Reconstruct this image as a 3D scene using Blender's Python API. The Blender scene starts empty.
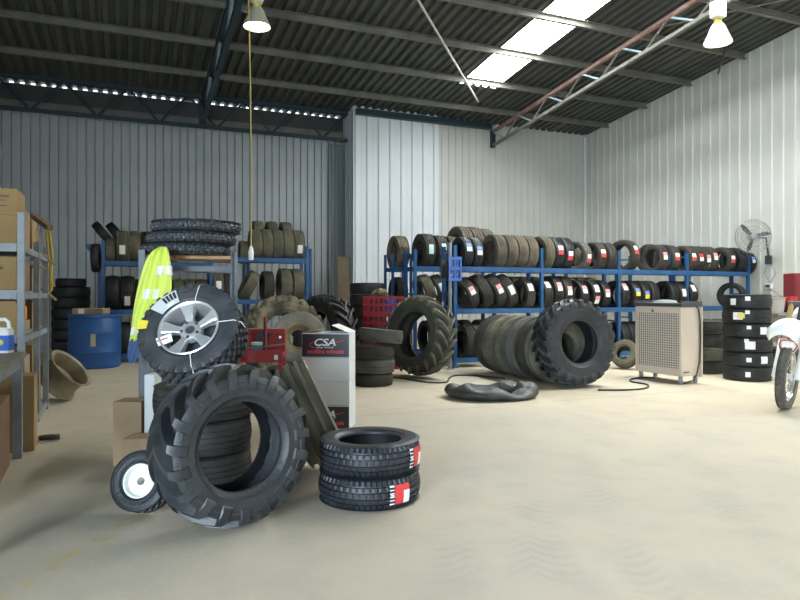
import bpy, math, random
from mathutils import Matrix, Vector
random.seed(7)
R_ = math.radians
PI = math.pi
col = bpy.context.scene.collection

# ------------------------------------------------------------------ camera / pixel helpers
YAW = R_(22.7); FPX = 650.0; HOR = 295.0; CAMZ = 1.2
FW = Vector((math.sin(YAW), math.cos(YAW), 0)); RT = Vector((math.cos(YAW), -math.sin(YAW), 0)); UP = Vector((0, 0, 1))
CAM = Vector((0, 0, CAMZ))
def ray(u, v): return FW + RT*((u-400)/FPX) + UP*((HOR-v)/FPX)
def at(u, v, d): return CAM + ray(u, v)*d
def fl(u, v, z=0.0): return CAM + ray(u, v)*((z-CAMZ)/((HOR-v)/FPX))
def on_y(u, v, y): r = ray(u, v); return CAM + r*(y/r.y)
def on_x(u, v, x): r = ray(u, v); return CAM + r*(x/r.x)
def x_at(u, y): return on_y(u, HOR, y).x
def up_at(u, d, z): p = at(u, HOR, d); p.z = z; return p
def facing(p, yaw=0.0, elev=0.0):
    """unit vector from p towards the camera's foot, turned by yaw (positive: to the viewer's right), lifted by elev"""
    h = Vector((-p.x, -p.y, 0)).normalized()
    a = R_(yaw)
    h = Vector((h.x*math.cos(a)-h.y*math.sin(a), h.x*math.sin(a)+h.y*math.cos(a), 0))
    e = R_(elev)
    return h*math.cos(e) + UP*math.sin(e)

# ------------------------------------------------------------------ materials
def node(nt, t, **kw):
    n = nt.nodes.new(t)
    for k, v in kw.items(): setattr(n, k, v)
    return n
def mat(name, c, rough=0.6, metal=0.0, c2=None, scale=4.0, lo=0.4, hi=0.65, bump=0.0, bscale=40.0, spec=0.5, detail=4.0, coat=0.0, trans=0.0):
    m = bpy.data.materials.new(name); m.use_nodes = True; nt = m.node_tree
    b = nt.nodes['Principled BSDF']
    b.inputs['Base Color'].default_value = (*c, 1); b.inputs['Roughness'].default_value = rough
    b.inputs['Metallic'].default_value = metal; b.inputs['Specular IOR Level'].default_value = spec
    if coat: b.inputs['Coat Weight'].default_value = coat
    if trans: b.inputs['Transmission Weight'].default_value = trans
    tc = None
    if c2 or bump: tc = node(nt, 'ShaderNodeTexCoord')
    if c2:
        oi = node(nt, 'ShaderNodeObjectInfo'); mx = node(nt, 'ShaderNodeVectorMath', operation='ADD')
        ml = node(nt, 'ShaderNodeVectorMath', operation='SCALE'); ml.inputs['Scale'].default_value = 17.0
        cb = node(nt, 'ShaderNodeCombineXYZ')
        nt.links.new(oi.outputs['Random'], cb.inputs[0]); nt.links.new(oi.outputs['Random'], cb.inputs[1])
        nt.links.new(cb.outputs[0], ml.inputs[0]); nt.links.new(tc.outputs['Object'], mx.inputs[0]); nt.links.new(ml.outputs[0], mx.inputs[1])
        n = node(nt, 'ShaderNodeTexNoise'); n.inputs['Scale'].default_value = scale; n.inputs['Detail'].default_value = detail
        nt.links.new(mx.outputs[0], n.inputs['Vector'])
        r = node(nt, 'ShaderNodeMapRange'); r.inputs['From Min'].default_value = lo; r.inputs['From Max'].default_value = hi
        nt.links.new(n.outputs['Fac'], r.inputs['Value'])
        x = node(nt, 'ShaderNodeMix', data_type='RGBA')
        x.inputs['A'].default_value = (*c, 1); x.inputs['B'].default_value = (*c2, 1)
        nt.links.new(r.outputs['Result'], x.inputs['Factor']); nt.links.new(x.outputs['Result'], b.inputs['Base Color'])
    if bump:
        n = node(nt, 'ShaderNodeTexNoise'); n.inputs['Scale'].default_value = bscale; n.inputs['Detail'].default_value = 3
        nt.links.new(tc.outputs['Object'], n.inputs['Vector'])
        bp = node(nt, 'ShaderNodeBump'); bp.inputs['Strength'].default_value = bump; bp.inputs['Distance'].default_value = 0.02
        nt.links.new(n.outputs['Fac'], bp.inputs['Height']); nt.links.new(bp.outputs['Normal'], b.inputs['Normal'])
    return m
def emis(name, c, strength):
    m = bpy.data.materials.new(name); m.use_nodes = True; nt = m.node_tree
    b = nt.nodes['Principled BSDF']
    b.inputs['Base Color'].default_value = (*c, 1); b.inputs['Emission Color'].default_value = (*c, 1)
    b.inputs['Emission Strength'].default_value = strength; b.inputs['Roughness'].default_value = 0.5
    return m

RUB_NEW = mat('rubber_new', (.012, .015, .019), .48, c2=(.022, .026, .032), scale=7, bump=.15, bscale=60)
RUB_KN = mat('rubber_knobs', (.045, .05, .056), .5, c2=(.09, .097, .105), scale=30, lo=.35, hi=.65)
RUB_BLK = mat('rubber_black', (.011, .012, .013), .55, c2=(.02, .02, .02), scale=6)
RUB_WORN = mat('rubber_worn', (.022, .021, .019), .75, c2=(.055, .049, .038), scale=5, lo=.35, hi=.7)
RUB_DUST = mat('rubber_dusty', (.07, .059, .044), .9, c2=(.155, .13, .095), scale=5, lo=.35, hi=.7)
RUB_GREY = mat('rubber_grey', (.06, .061, .055), .8, c2=(.13, .127, .108), scale=4, lo=.3, hi=.75, bump=.2)
RUB_OLIVE = mat('rubber_olive', (.085, .082, .058), .85, c2=(.15, .14, .09), scale=5)
RUB_MUD = mat('rubber_mud', (.045, .042, .03), .9, c2=(.19, .17, .105), scale=5, lo=.38, hi=.6, bump=.4, bscale=25)
RUB_BIG = mat('rubber_tractor', (.013, .016, .019), .5, c2=(.032, .034, .036), scale=4, lo=.35, hi=.75, bump=.2, bscale=35, spec=.5)
RUB_ROLL = mat('rubber_rolled', (.055, .058, .045), .85, c2=(.15, .14, .10), scale=3.5, lo=.35, hi=.65, bump=.3, bscale=20)
RUB_PALE = mat('rubber_pale', (.21, .20, .155), .9, c2=(.13, .125, .10), scale=5)
BLUE_ST = mat('blue_steel', (.014, .075, .20), .45, c2=(.02, .10, .26), scale=3)
NAVY_ST = mat('navy_steel', (.010, .032, .046), .5)
GREY_ST = mat('grey_steel', (.25, .28, .30), .45, c2=(.19, .21, .23), scale=5)
SHELF_ST = mat('shelf_steel', (.12, .14, .16), .5, c2=(.09, .10, .115), scale=5)
DARK_ST = mat('dark_steel', (.05, .055, .06), .5)
CHROME = mat('chrome', (.75, .76, .77), .22, metal=1)
ALLOY = mat('alloy', (.78, .79, .80), .3, metal=.7)
WHITE_P = mat('white_paint', (.86, .86, .83), .45)
WHITE_C = mat('white_card', (.66, .69, .69), .7, c2=(.58, .62, .64), scale=3)
BLACK_C = mat('black_print', (.022, .025, .034), .42)
RED_P = mat('red_paint', (.42, .025, .022), .4, c2=(.32, .02, .02), scale=6)
RED_D = mat('dark_red_paint', (.17, .016, .022), .5)
RED_PL = mat('red_plastic', (.30, .015, .028), .5)
RED_T = mat('red_print', (.75, .06, .06), .5)
LAB_W = mat('label_white', (.82, .83, .82), .5)
LAB_R = mat('label_red', (.66, .05, .05), .5)
LAB_P = mat('label_pink', (.70, .30, .30), .5)
LAB_M = mat('label_mint', (.50, .68, .62), .5)
LAB_B = mat('label_blue', (.16, .26, .60), .5)
LAB_Y = mat('label_yellow', (.80, .66, .06), .5)
CARD = mat('cardboard', (.34, .225, .095), .85, c2=(.29, .19, .08), scale=3)
CARD_D = mat('cardboard_brown', (.24, .155, .085), .85, c2=(.19, .12, .07), scale=3)
CARD_TAN = mat('cardboard_tan', (.36, .255, .15), .85, c2=(.30, .215, .13), scale=3)
PRINT = mat('carton_ink', (.11, .075, .04), .8)
PLY = mat('plywood', (.14, .11, .06), .8, c2=(.11, .085, .05), scale=5)
WOOD = mat('shelf_board', (.42, .25, .13), .7, c2=(.33, .19, .10), scale=6)
BENCH = mat('bench_top', (.23, .22, .16), .7, c2=(.16, .155, .12), scale=4)
BLUE_DR = mat('drum_blue', (.012, .075, .25), .42, c2=(.02, .10, .31), scale=5)
HIVIS = mat('hi_vis_cloth', (.66, .78, .13), .75)
REFL = mat('reflective_tape', (.92, .94, .95), .35)
NAVY_C = mat('navy_cloth', (.06, .11, .24), .8)
COOLER = mat('cooler_beige', (.56, .47, .38), .5, c2=(.50, .42, .34), scale=2)
GRILL = mat('grille_beige', (.52, .46, .39), .55)
DARK_GAP = mat('dark_pad', (.025, .022, .02), .9)
CREAM_ST = mat('cream_steel', (.17, .166, .138), .6, c2=(.13, .126, .105), scale=4)
RUST = mat('red_oxide', (.26, .14, .11), .7, c2=(.32, .22, .18), scale=4)
PALEBLUE = mat('pale_blue_steel', (.34, .44, .48), .5)
RIM_BR = mat('rim_brown', (.30, .245, .16), .55, c2=(.20, .165, .11), scale=6)
YEL_RIM = mat('rim_ochre', (.25, .18, .08), .7, c2=(.16, .13, .07), scale=8)
TEAL = mat('tin_teal', (.10, .35, .33), .5)
ORANGE = mat('orange_plastic', (.75, .22, .04), .5)
BLUE_PL = mat('blue_plastic', (.06, .17, .60), .4)
CORDM = mat('cable_black', (.03, .035, .03), .6)
ROPE = mat('cord_ochre', (.48, .36, .10), .7)
TAPE_Y = mat('yellow_webbing', (.52, .38, .04), .7)
ROD = mat('rod_pale', (.55, .53, .46), .5)
WALL_L = mat('cladding_grey', (.42, .45, .46), .5, c2=(.38, .41, .42), scale=1.5)
WALL_M = mat('cladding_white', (.74, .77, .78), .45, c2=(.69, .73, .74), scale=1.2)
WALL_R = mat('cladding_cream', (.58, .58, .53), .5, c2=(.53, .53, .48), scale=.8, lo=.35, hi=.7)
FLASH = mat('flashing_dark', (.05, .055, .05), .6)
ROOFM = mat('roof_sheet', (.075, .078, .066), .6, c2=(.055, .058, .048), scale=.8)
SKYL = emis('skylight_sheet', (.95, .98, 1.0), 23.0)
BULB = emis('lamp_glow', (1.0, .95, .72), 40.0)
SHADE = emis('lamp_reflector', (.36, .36, .28), .10)

# ------------------------------------------------------------------ mesh builder
class MB:
    def __init__(s): s.v = []; s.f = []; s.m = []
    def add(s, vs, fs, m=0, T=None):
        b = len(s.v)
        s.v += [tuple(T @ Vector(p)) if T is not None else tuple(p) for p in vs]
        s.f += [tuple(b+i for i in f) for f in fs]; s.m += [m]*len(fs); return s
    def box(s, x0, x1, y0, y1, z0, z1, m=0, T=None):
        vs = [(x, y, z) for z in (z0, z1) for y in (y0, y1) for x in (x0, x1)]
        return s.add(vs, [(0, 2, 3, 1), (4, 5, 7, 6), (0, 1, 5, 4), (2, 6, 7, 3), (0, 4, 6, 2), (1, 3, 7, 5)], m, T)
    def bar(s, a, b, w, h=None, m=0):
        """rectangular bar from a to b"""
        h = h or w; a = Vector(a); b = Vector(b); d = b-a; L = d.length
        q = d.to_track_quat('Z', 'Y').to_matrix().to_4x4()
        return s.box(-w/2, w/2, -h/2, h/2, 0, L, m, Matrix.Translation(a) @ q)
    def tube(s, pts, r, n=8, m=0, closed=False, caps=True):
        P = [Vector(p) for p in pts]; k = len(P); vs = []; fs = []
        rr = r if isinstance(r, (list, tuple)) else [r]*k
        prev = None
        for i, p in enumerate(P):
            if closed: t = (P[(i+1) % k]-P[i-1]).normalized()
            else: t = (P[min(i+1, k-1)]-P[max(i-1, 0)]).normalized()
            if prev is None:
                a = Vector((0, 0, 1)) if abs(t.z) < .9 else Vector((1, 0, 0))
                x = t.cross(a).normalized()
            else: x = (prev - t*prev.dot(t)).normalized()
            prev = x; y = t.cross(x)
            for j in range(n):
                a = 2*PI*j/n; vs.append(p + (x*math.cos(a)+y*math.sin(a))*rr[i])
        for i in range(k if closed else k-1):
            i2 = (i+1) % k
            for j in range(n):
                j2 = (j+1) % n; fs.append((i*n+j, i*n+j2, i2*n+j2, i2*n+j))
        if not closed and caps: fs += [tuple(range(n-1, -1, -1)), tuple((k-1)*n+j for j in range(n))]
        return s.add(vs, fs, m)
    def lathe(s, prof, n=32, m=0, T=None, closed=False, axis='Z', caps=False):
        vs = []; fs = []; k = len(prof)
        for i in range(n):
            a = 2*PI*i/n
            for r, z in prof:
                p = (r*math.cos(a), r*math.sin(a), z)
                vs.append(p if axis == 'Z' else (p[2], p[0], p[1]))
        for i in range(n):
            i2 = (i+1) % n
            for j in range(k if closed else k-1):
                j2 = (j+1) % k; fs.append((i*k+j, i2*k+j, i2*k+j2, i*k+j2))
        if not closed and caps:
            if prof[0][0] > 1e-5: fs.append(tuple(i*k for i in range(n-1, -1, -1)))
            if prof[-1][0] > 1e-5: fs.append(tuple(i*k+k-1 for i in range(n)))
        return s.add(vs, fs, m, T)
    def prism(s, poly, z0, z1, m=0, T=None):
        n = len(poly); vs = [(x, y, z0) for x, y in poly]+[(x, y, z1) for x, y in poly]
        fs = [tuple(range(n-1, -1, -1)), tuple(range(n, 2*n))]+[(i, (i+1) % n, n+(i+1) % n, n+i) for i in range(n)]
        return s.add(vs, fs, m, T)
    def mesh(s, name, mats, smooth=True, angle=38):
        me = bpy.data.meshes.new(name); me.from_pydata(s.v, [], s.f)
        for mm in (mats if isinstance(mats, (list, tuple)) else [mats]): me.materials.append(mm)
        me.polygons.foreach_set('material_index', s.m)
        me.validate(); me.update()
        if smooth:
            me.polygons.foreach_set('use_smooth', [True]*len(me.polygons))
            me.set_sharp_from_angle(angle=R_(angle))
        return me
    def obj(s, name, mats, parent=None, loc=None, rotz=0.0, M=None, smooth=True, angle=38, bev=0.0):
        return link(name, s.mesh(name, mats, smooth, angle), parent, loc, rotz, M, bev)
def link(name, me, parent=None, loc=None, rotz=0.0, M=None, bev=0.0):
    o = bpy.data.objects.new(name, me); col.objects.link(o)
    if parent: o.parent = parent
    if M is not None: o.matrix_local = M
    else:
        if loc is not None: o.location = loc
        o.rotation_euler = (0, 0, rotz)
    if bev:
        b = o.modifiers.new('edge', 'BEVEL'); b.width = bev; b.segments = 2; b.limit_method = 'ANGLE'
    return o
def tag(o, label, cat, group=None):
    o['label'] = label; o['category'] = cat
    if group: o['group'] = group
    return o
def thing(name, label, cat, loc=(0, 0, 0), rotz=0.0, group=None, M=None):
    o = bpy.data.objects.new(name, None); col.objects.link(o); o.empty_display_size = .1
    if M is not None: o.matrix_local = M
    else: o.location = loc; o.rotation_euler = (0, 0, rotz)
    return tag(o, label, cat, group)
def struct(o): o['kind'] = 'structure'; return o
def frame_x(n, spin=0.0):
    """rotation taking local X to n (local Z kept as upright as can be)"""
    x = Vector(n).normalized()
    z = UP - x*x.dot(UP)
    z = z.normalized() if z.length > 1e-4 else FW.copy()
    y = z.cross(x)
    M = Matrix((x, y, z)).transposed().to_4x4()
    return M @ Matrix.Rotation(spin, 4, 'X')

# ------------------------------------------------------------------ tyres (axis = local X)
def side_profile(R, ri, W):
    h = R-ri
    return [(-.36*W, ri), (-.40*W, ri+.02*h), (-.415*W, ri+.10*h), (-.455*W, ri+.20*h), (-.478*W, ri+.24*h), (-.474*W, ri+.30*h), (-.497*W, ri+.46*h), (-.5*W, ri+.60*h), (-.491*W, ri+.70*h), (-.499*W, ri+.73*h), (-.492*W, ri+.78*h), (-.466*W, ri+.90*h), (-.448*W, ri+.955*h)]
def tyre_mb(R, ri, W, N=64, tread=None, stations=None, depth=.008, crown=.01, a=.42):
    """tread(k, xn) -> 0..1 how deep the surface is cut at angular step k and cross position xn in -1..1"""
    h = R-ri
    st = stations or [-1, -.5, 0, .5, 1]
    left = side_profile(R, ri, W)
    right = [(-x, r) for x, r in reversed(left)]
    inner = [(.33*W, ri), (.40*W, ri+.25*h), (.455*W, ri+.6*h), (.42*W, R-.16*h-crown*.8), (.2*W, R-.11*h-.012), (-.2*W, R-.11*h-.012), (-.42*W, R-.16*h-crown*.8), (-.455*W, ri+.6*h), (-.40*W, ri+.25*h), (-.33*W, ri)]
    nl, ns = len(left), len(st); k = nl+ns+len(right)+len(inner)
    mb = MB(); vs = []; fs = []
    for i in range(N):
        ang = 2*PI*i/N; c, s_ = math.cos(ang), math.sin(ang)
        row = list(left)
        for xn in st:
            d = tread(i, xn) if tread else 0
            row.append((xn*a*W, R-crown*xn*xn-depth*d))
        row += right+inner
        vs += [(x, r*c, r*s_) for x, r in row]
    for i in range(N):
        i2 = (i+1) % N
        for j in range(k):
            j2 = (j+1) % k; fs.append((i*k+j, i*k+j2, i2*k+j2, i2*k+j))
    mb.add(vs, fs); return mb
def stations(edges):
    out = []
    for e in edges: out += [e-.012, e+.012]
    return sorted([-1]+out+[1])
def tread_rib(grooves, gw=.05, sipe=0, N=64, shoulder=.6):
    """circumferential grooves at given positions, with cross sipes on the shoulders"""
    def f(k, xn):
        for g in grooves:
            if abs(xn-g) < gw: return 1
        if sipe and k % sipe == 0 and abs(xn) > shoulder: return .7
        return 0
    return f
def rib_stations(grooves, gw=.05):
    st = [-1, 1]
    for g in grooves: st += [g-gw-.012, g-gw+.004, g+gw-.004, g+gw+.012]
    return sorted(st)
def tread_blocks(cols, per, gapa, gapx=.05, stagger=True):
    """cols: column edges in xn; per: angular steps per block, gapa of them cut"""
    def f(k, xn):
        for c in range(len(cols)-1):
            if cols[c]+gapx <= xn <= cols[c+1]-gapx:
                kk = (k+(per//2 if stagger and c % 2 else 0)) % per
                return 1 if kk < gapa else 0
        return 1
    return f
def block_stations(cols, gapx):
    st = []
    for c in range(len(cols)-1):
        st += [cols[c]+gapx-.015, cols[c]+gapx+.002, cols[c+1]-gapx-.002, cols[c+1]-gapx+.015]
    return sorted(set([-1, 1]+[min(1, max(-1, x)) for x in st]))
def tractor_mb(R, ri, W, n=19, h=.045, lw=.085, sweep=.42, N=80, fill=.62, crown=.035, endw=1.12):
    Rc = R-h
    mb = tyre_mb(Rc, ri, W, N=N, stations=[-1, -.75, -.5, -.25, 0, .25, .5, .75, 1], crown=crown*W/.3, depth=0, a=.44)
    hh = Rc-ri
    for side in (-1, 1):
        for i in range(n):
            th0 = 2*PI*(i+(.5 if side > 0 else 0))/n
            secs = []
            for s in (0, .2, .4, .6, .8, .95):
                x = side*W*(-.015+.475*s); xn = x/(.44*W)
                rc = Rc-crown*W/.3*xn*xn
                secs.append((x, rc-.012, R-.5*crown*xn*xn*W/.3-(.012 if s == 0 else 0), th0+sweep*s**.85, lw*(.75+.35*s)))
            x = side*W*.497
            secs.append((x, ri+fill*hh, R-.95*crown*W/.3, th0+sweep*1.02, lw*endw))
            x = side*W*.515
            secs.append((x, ri+(fill+.06)*hh, R-1.5*crown*W/.3-.01, th0+sweep*1.04, lw*endw*.95))
            vs = []; fs = []
            for (x, rb, rt, th, w) in secs:
                for (r, sg, wm) in ((rb, -1, 1.25), (rt, -1, .85), (rt, 1, .85), (rb, 1, 1.25)):
                    a = th+sg*w*wm/(2*R); vs.append((x, r*math.cos(a), r*math.sin(a)))
            for q in range(len(secs)-1):
                for e in range(4):
                    e2 = (e+1) % 4; f = (q*4+e, q*4+e2, q*4+4+e2, q*4+4+e)
                    fs.append(f if side > 0 else f[::-1])
            L = (len(secs)-1)*4
            fs += [(0, 1, 2, 3) if side < 0 else (3, 2, 1, 0), (L+3, L+2, L+1, L) if side < 0 else (L, L+1, L+2, L+3)]
            mb.add(vs, fs, 1)
    return mb
G4 = [-.6, -.2, .2, .6]; G3 = [-.5, 0, .5]
GF = [-.72, -.36, 0, .36, .72]
COLS_MUD = [-1.02, -.62, -.2, .2, .62, 1.02]
COLS_MX = [-1.02, -.55, -.15, .15, .55, 1.02]
def kind_mb(kind):
    if kind == 'car': return tyre_mb(.31, .20, .20, 64, tread_rib(G4, .045, 2), rib_stations(G4, .045), .008, .012)
    if kind == 'small': return tyre_mb(.28, .175, .185, 60, tread_rib(G3, .05, 2), rib_stations(G3, .05), .008, .012)
    if kind == 'offroad': return tyre_mb(.34, .205, .24, 80, tread_blocks(COLS_MUD, 5, 2, .05), block_stations(COLS_MUD, .05), .01, .016)
    if kind == 'truck': return tyre_mb(.45, .27, .25, 64, tread_rib(G4, .05, 2), rib_stations(G4, .05), .011, .012)
    if kind == 'big': return tyre_mb(.47, .25, .27, 72, tread_rib(G3, .035, 3, shoulder=.5), rib_stations(G3, .035), .012, .075)
    if kind == 'highway':
        g = [-.62, -.24, .24, .62]
        def f(k, xn):
            if any(abs(xn-q) < .05 for q in g): return 1
            if abs(xn) > .62: return .9 if k % 4 == 0 else 0
            if abs(xn) > .24: return .45 if (k+2) % 5 == 0 else 0
            return .3 if k % 5 == 0 else 0
        return tyre_mb(.303, .185, .18, 220, f, rib_stations(g, .05), .010, .020)
    if kind == 'mud':
        mb = tyre_mb(.31, .172, .22, 175, tread_blocks([-1.02, -.58, -.19, .19, .58, 1.02], 5, 2, .06), block_stations([-1.02, -.58, -.19, .19, .58, 1.02], .06), .019, .016, a=.46)
        for i in range(35):
            for sg in (-1, 1):
                T = Matrix.Rotation(2*PI*(i+.7)/35, 4, 'X')
                mb.box(*sorted((sg*.075, sg*(.113 if i % 2 else .109))), .262 if i % 2 else .272, .304, -.0155, .0155, T=T)
        return mb
    if kind == 'knobby': return tyre_mb(.345, .235, .125, 165, tread_blocks([-1.02, -.5, 0, .5, 1.02], 5, 2, .07), block_stations([-1.02, -.5, 0, .5, 1.02], .07), .022, .035, a=.46)
    if kind == 'front_knobby': return tyre_mb(.345, .265, .095, 160, tread_blocks([-1.02, -.36, .36, 1.02], 4, 2, .08), block_stations([-1.02, -.36, .36, 1.02], .08), .018, .022, a=.46)
    if kind == 'turf': return tyre_mb(.165, .088, .135, 96, tread_blocks(COLS_MUD, 4, 2, .04), block_stations(COLS_MUD, .04), .009, .012, a=.45)
    if kind == 'rib': return tyre_mb(.36, .22, .27, 80, tread_rib([-.78, -.28, .28, .78], .14), rib_stations([-.78, -.28, .28, .78], .14), .02, .012, a=.46)
    if kind == 'implement': return tyre_mb(.30, .15, .17, 72, tread_rib(G3, .06), rib_stations(G3, .06), .008, .02)
    if kind == 'quad': return tyre_mb(.23, .115, .17, 72, tread_blocks(COLS_MUD, 6, 3, .05), block_stations(COLS_MUD, .05), .012, .02)
    if kind == 'tractor': return tractor_mb(.42, .225, .31, n=19, h=.052, lw=.044, sweep=.46, fill=.46, crown=.055, endw=1.5)
    if kind == 'tractor_tall': return tractor_mb(.59, .33, .40, n=20, h=.050, lw=.052, sweep=.36, fill=.76)
    if kind == 'tractor_wide': return tractor_mb(.57, .27, .34, n=23, h=.05, lw=.062, sweep=.26, fill=.66, endw=1.3)
LUGS = {}
DIM = {'car': (.31, .20), 'small': (.28, .185), 'offroad': (.34, .24), 'truck': (.45, .25), 'big': (.47, .27), 'highway': (.303, .18), 'knobby': (.345, .125), 'mud': (.31, .21)}
_cache = {}
RUB_T2 = mat('rubber_tractor_dark', (.03, .033, .027), .7, c2=(.06, .06, .045), scale=3, bump=.2)
LUGS['rubber_tractor'] = mat('lug_grey', (.017, .020, .023), .42, c2=(.055, .06, .062), scale=5, lo=.4, hi=.75)
LUGS['rubber_tractor_dark'] = mat('lug_dusty', (.05, .05, .038), .8, c2=(.15, .14, .10), scale=6, lo=.3, hi=.65)
LUGS['rubber_mud'] = mat('lug_mud', (.07, .065, .042), .9, c2=(.20, .185, .12), scale=6)
def kind_mesh(kind, m):
    key = (kind, m.name)
    if key not in _cache: _cache[key] = kind_mb(kind).mesh('tyre_'+kind, [m, LUGS.get(m.name, m)] if 'tractor' in kind else [m], angle=30)
    return _cache[key]
# stickers: bands wrapped on the tread, centred on angle 0 (local +Y)
def sticker_mesh(R, x0, x1, half, mats, split=0.5, crown=.012, W=.2):
    key = ('st', R, x0, x1, half, tuple(m.name for m in mats), split)
    if key in _cache: return _cache[key]
    mb = MB(); n = 8; nx = 5; vs = []; fs = []; ms = []
    for lay in (0, 1):
        for i in range(n+1):
            a = -half+2*half*i/n
            for q in range(nx):
                x = x0+(x1-x0)*q/(nx-1)
                r = R-crown*(x/(.42*W))**2+.002+.0025*lay
                vs.append((x, r*math.cos(a), r*math.sin(a)))
    o2 = nx*(n+1)
    for lay in (0, 1):
        for i in range(n):
            for q in range(nx-1):
                b = lay*o2+nx*i+q; f = (b, b+1, b+nx+1, b+nx); mb_m = 0 if (i+.5)/n < split or len(mats) == 1 else 1
                fs.append(f if lay == 0 else f[::-1]); ms.append(mb_m)
    for i in range(n):
        for e in (0, nx-1):
            fs.append((nx*i+e, nx*i+nx+e, o2+nx*i+nx+e, o2+nx*i+e)); ms.append(0)
    for q in range(nx-1):
        for i in (0, n): fs.append((nx*i+q, nx*i+q+1, o2+nx*i+q+1, o2+nx*i+q)); ms.append(0)
    mb.v = vs; mb.f = fs; mb.m = ms
    _cache[key] = mb.mesh('label_sticker', list(mats), angle=30)
    return _cache[key]
STK = {'w': (LAB_W,), 'rw': (LAB_W, LAB_R), 'p': (LAB_P, LAB_W), 'm': (LAB_M,), 'bw': (LAB_B, LAB_W), 'by': (LAB_B, LAB_Y), 'y': (LAB_Y,), 'wr': (LAB_R, LAB_W)}
def tyre(name, kind, C, n, label, m=RUB_BLK, stick=(), spin=0.0, group=None, sc=1.0, wsc=1.0, cat='tyre'):
    """stick: list of (type, world direction it faces, x0, x1, half angle)"""
    M = Matrix.Translation(C) @ frame_x(n, spin)
    S = Matrix.Diagonal((sc*wsc, sc, sc, 1))
    o = link(name, kind_mesh(kind, m), M=M @ S)
    tag(o, label, cat, group)
    R, W = DIM.get(kind, (.3, .2))
    for (t, d, x0, x1, half) in stick:
        l = frame_x(n, spin).inverted() @ Vector(d)
        a = math.atan2(l.z, l.y)
        me = sticker_mesh(R, x0, x1, half, STK[t], W=W)
        link('label_sticker', me, o, M=Matrix.Rotation(a, 4, 'X'))
    return o

# ================================================================== THE BUILDING
XR, XL, YB, YF = 11.97, -3.8, 15.0, -5.0
XS, YL = 5.0, 15.6                       # step in the back wall
def roof(y): return 5.72+(15.0-y)*0.105
def profile_line(a, b, period, shape):
    """polyline of (pos, depth) along one axis; shape: list of (fraction, depth) per period"""
    out = []; p = a
    while p < b-1e-6:
        for f, d in shape:
            q = p+f*period
            if q < b: out.append((q, d))
        p += period
    out.append((b, shape[0][1])); return out
PAN = [(0, 0), (.86, 0), (.89, 1), (.97, 1), (1.0-1e-4, 0)]
RIB = [(0, 0), (.70, 0), (.76, 1), (.92, 1), (.98, 0)]
def wall_x(name, x0, x1, y, z0, z1, m, period, shape, depth, back=.08):
    """cladding facing -Y"""
    L = profile_line(x0, x1, period, shape); mb = MB(); n = len(L)
    vs = [(p, y+depth*d, z) for z in (z0, z1) for p, d in L]
    fs = [(i, i+1, n+i+1, n+i) for i in range(n-1)]
    mb.add(vs, fs); mb.box(x0, x1, y+max(depth, 0)+.01, y+max(depth, 0)+back, z0, z1)
    return struct(mb.obj(name, [m], smooth=False))
wall_x('wall_back_left', XL, XS+.02, YL, 0, 5.12, WALL_L, .175, PAN, .05)
fb = MB(); fb.box(XL, XS, YL+.02, YL+.10, 5.12, 5.625); struct(fb.obj('trim_eave', [FLASH], smooth=False))
wall_x('wall_back', XS, 7.30, YB-.12, 0, roof(YB)+.06, WALL_M, .30, [(0, 0), (.06, 0), (.10, 1), (.16, 1), (.22, 0), (.6, .12), (.9, 0)], .05)
wall_x('wall_back_right', 7.28, XR+.02, YB, 0, roof(YB)+.06, WALL_R, .20, RIB, -.022)
# return between the two back walls, and its inner strip of sheeting, wall shade put into its dark colour
rb = MB()
L = profile_line(YB-.12, YL+.05, .15, RIB); n = len(L)
rb.add([(XS-.02*d, p, z) for z in (0, roof(YB)-.03) for p, d in L], [(i+1, i, n+i, n+i+1) for i in range(n-1)])
rb.box(XS+.005, XS+.06, YB-.11, YL+.05, 0, roof(YB)-.03)
struct(rb.obj('wall_return', [WALL_L], smooth=False))
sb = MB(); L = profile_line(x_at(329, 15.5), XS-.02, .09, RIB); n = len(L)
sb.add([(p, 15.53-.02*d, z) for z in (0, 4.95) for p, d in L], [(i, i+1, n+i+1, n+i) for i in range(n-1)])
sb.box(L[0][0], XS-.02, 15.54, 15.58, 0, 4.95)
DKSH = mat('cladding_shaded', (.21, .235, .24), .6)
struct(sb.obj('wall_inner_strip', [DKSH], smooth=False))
# right wall (cladding facing -X, top follows the roof)
L = profile_line(YF, YB+.05, .25, RIB); n = len(L); mb = MB()
mb.add([(XR-.022*d, p, 0) for p, d in L]+[(XR-.022*d, p, roof(p)-.02) for p, d in L], [(i+1, i, n+i, n+i+1) for i in range(n-1)])
mb.add([(XR+.02, YF, 0), (XR+.02, YB+.1, 0), (XR+.02, YB+.1, roof(YB)), (XR+.02, YF, roof(YF)), (XR+.1, YF, 0), (XR+.1, YB+.1, 0), (XR+.1, YB+.1, roof(YB)), (XR+.1, YF, roof(YF))],
       [(0, 1, 2, 3), (7, 6, 5, 4), (0, 4, 5, 1), (3, 2, 6, 7), (0, 3, 7, 4), (1, 5, 6, 2)])
struct(mb.obj('wall_right', [WALL_R], smooth=False))
mb = MB(); mb.box(XR-.06, XR-.026, YB-.06, YB-.025, 0, roof(YB)-.06); struct(mb.obj('trim_corner', [WHITE_P], smooth=False))
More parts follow.
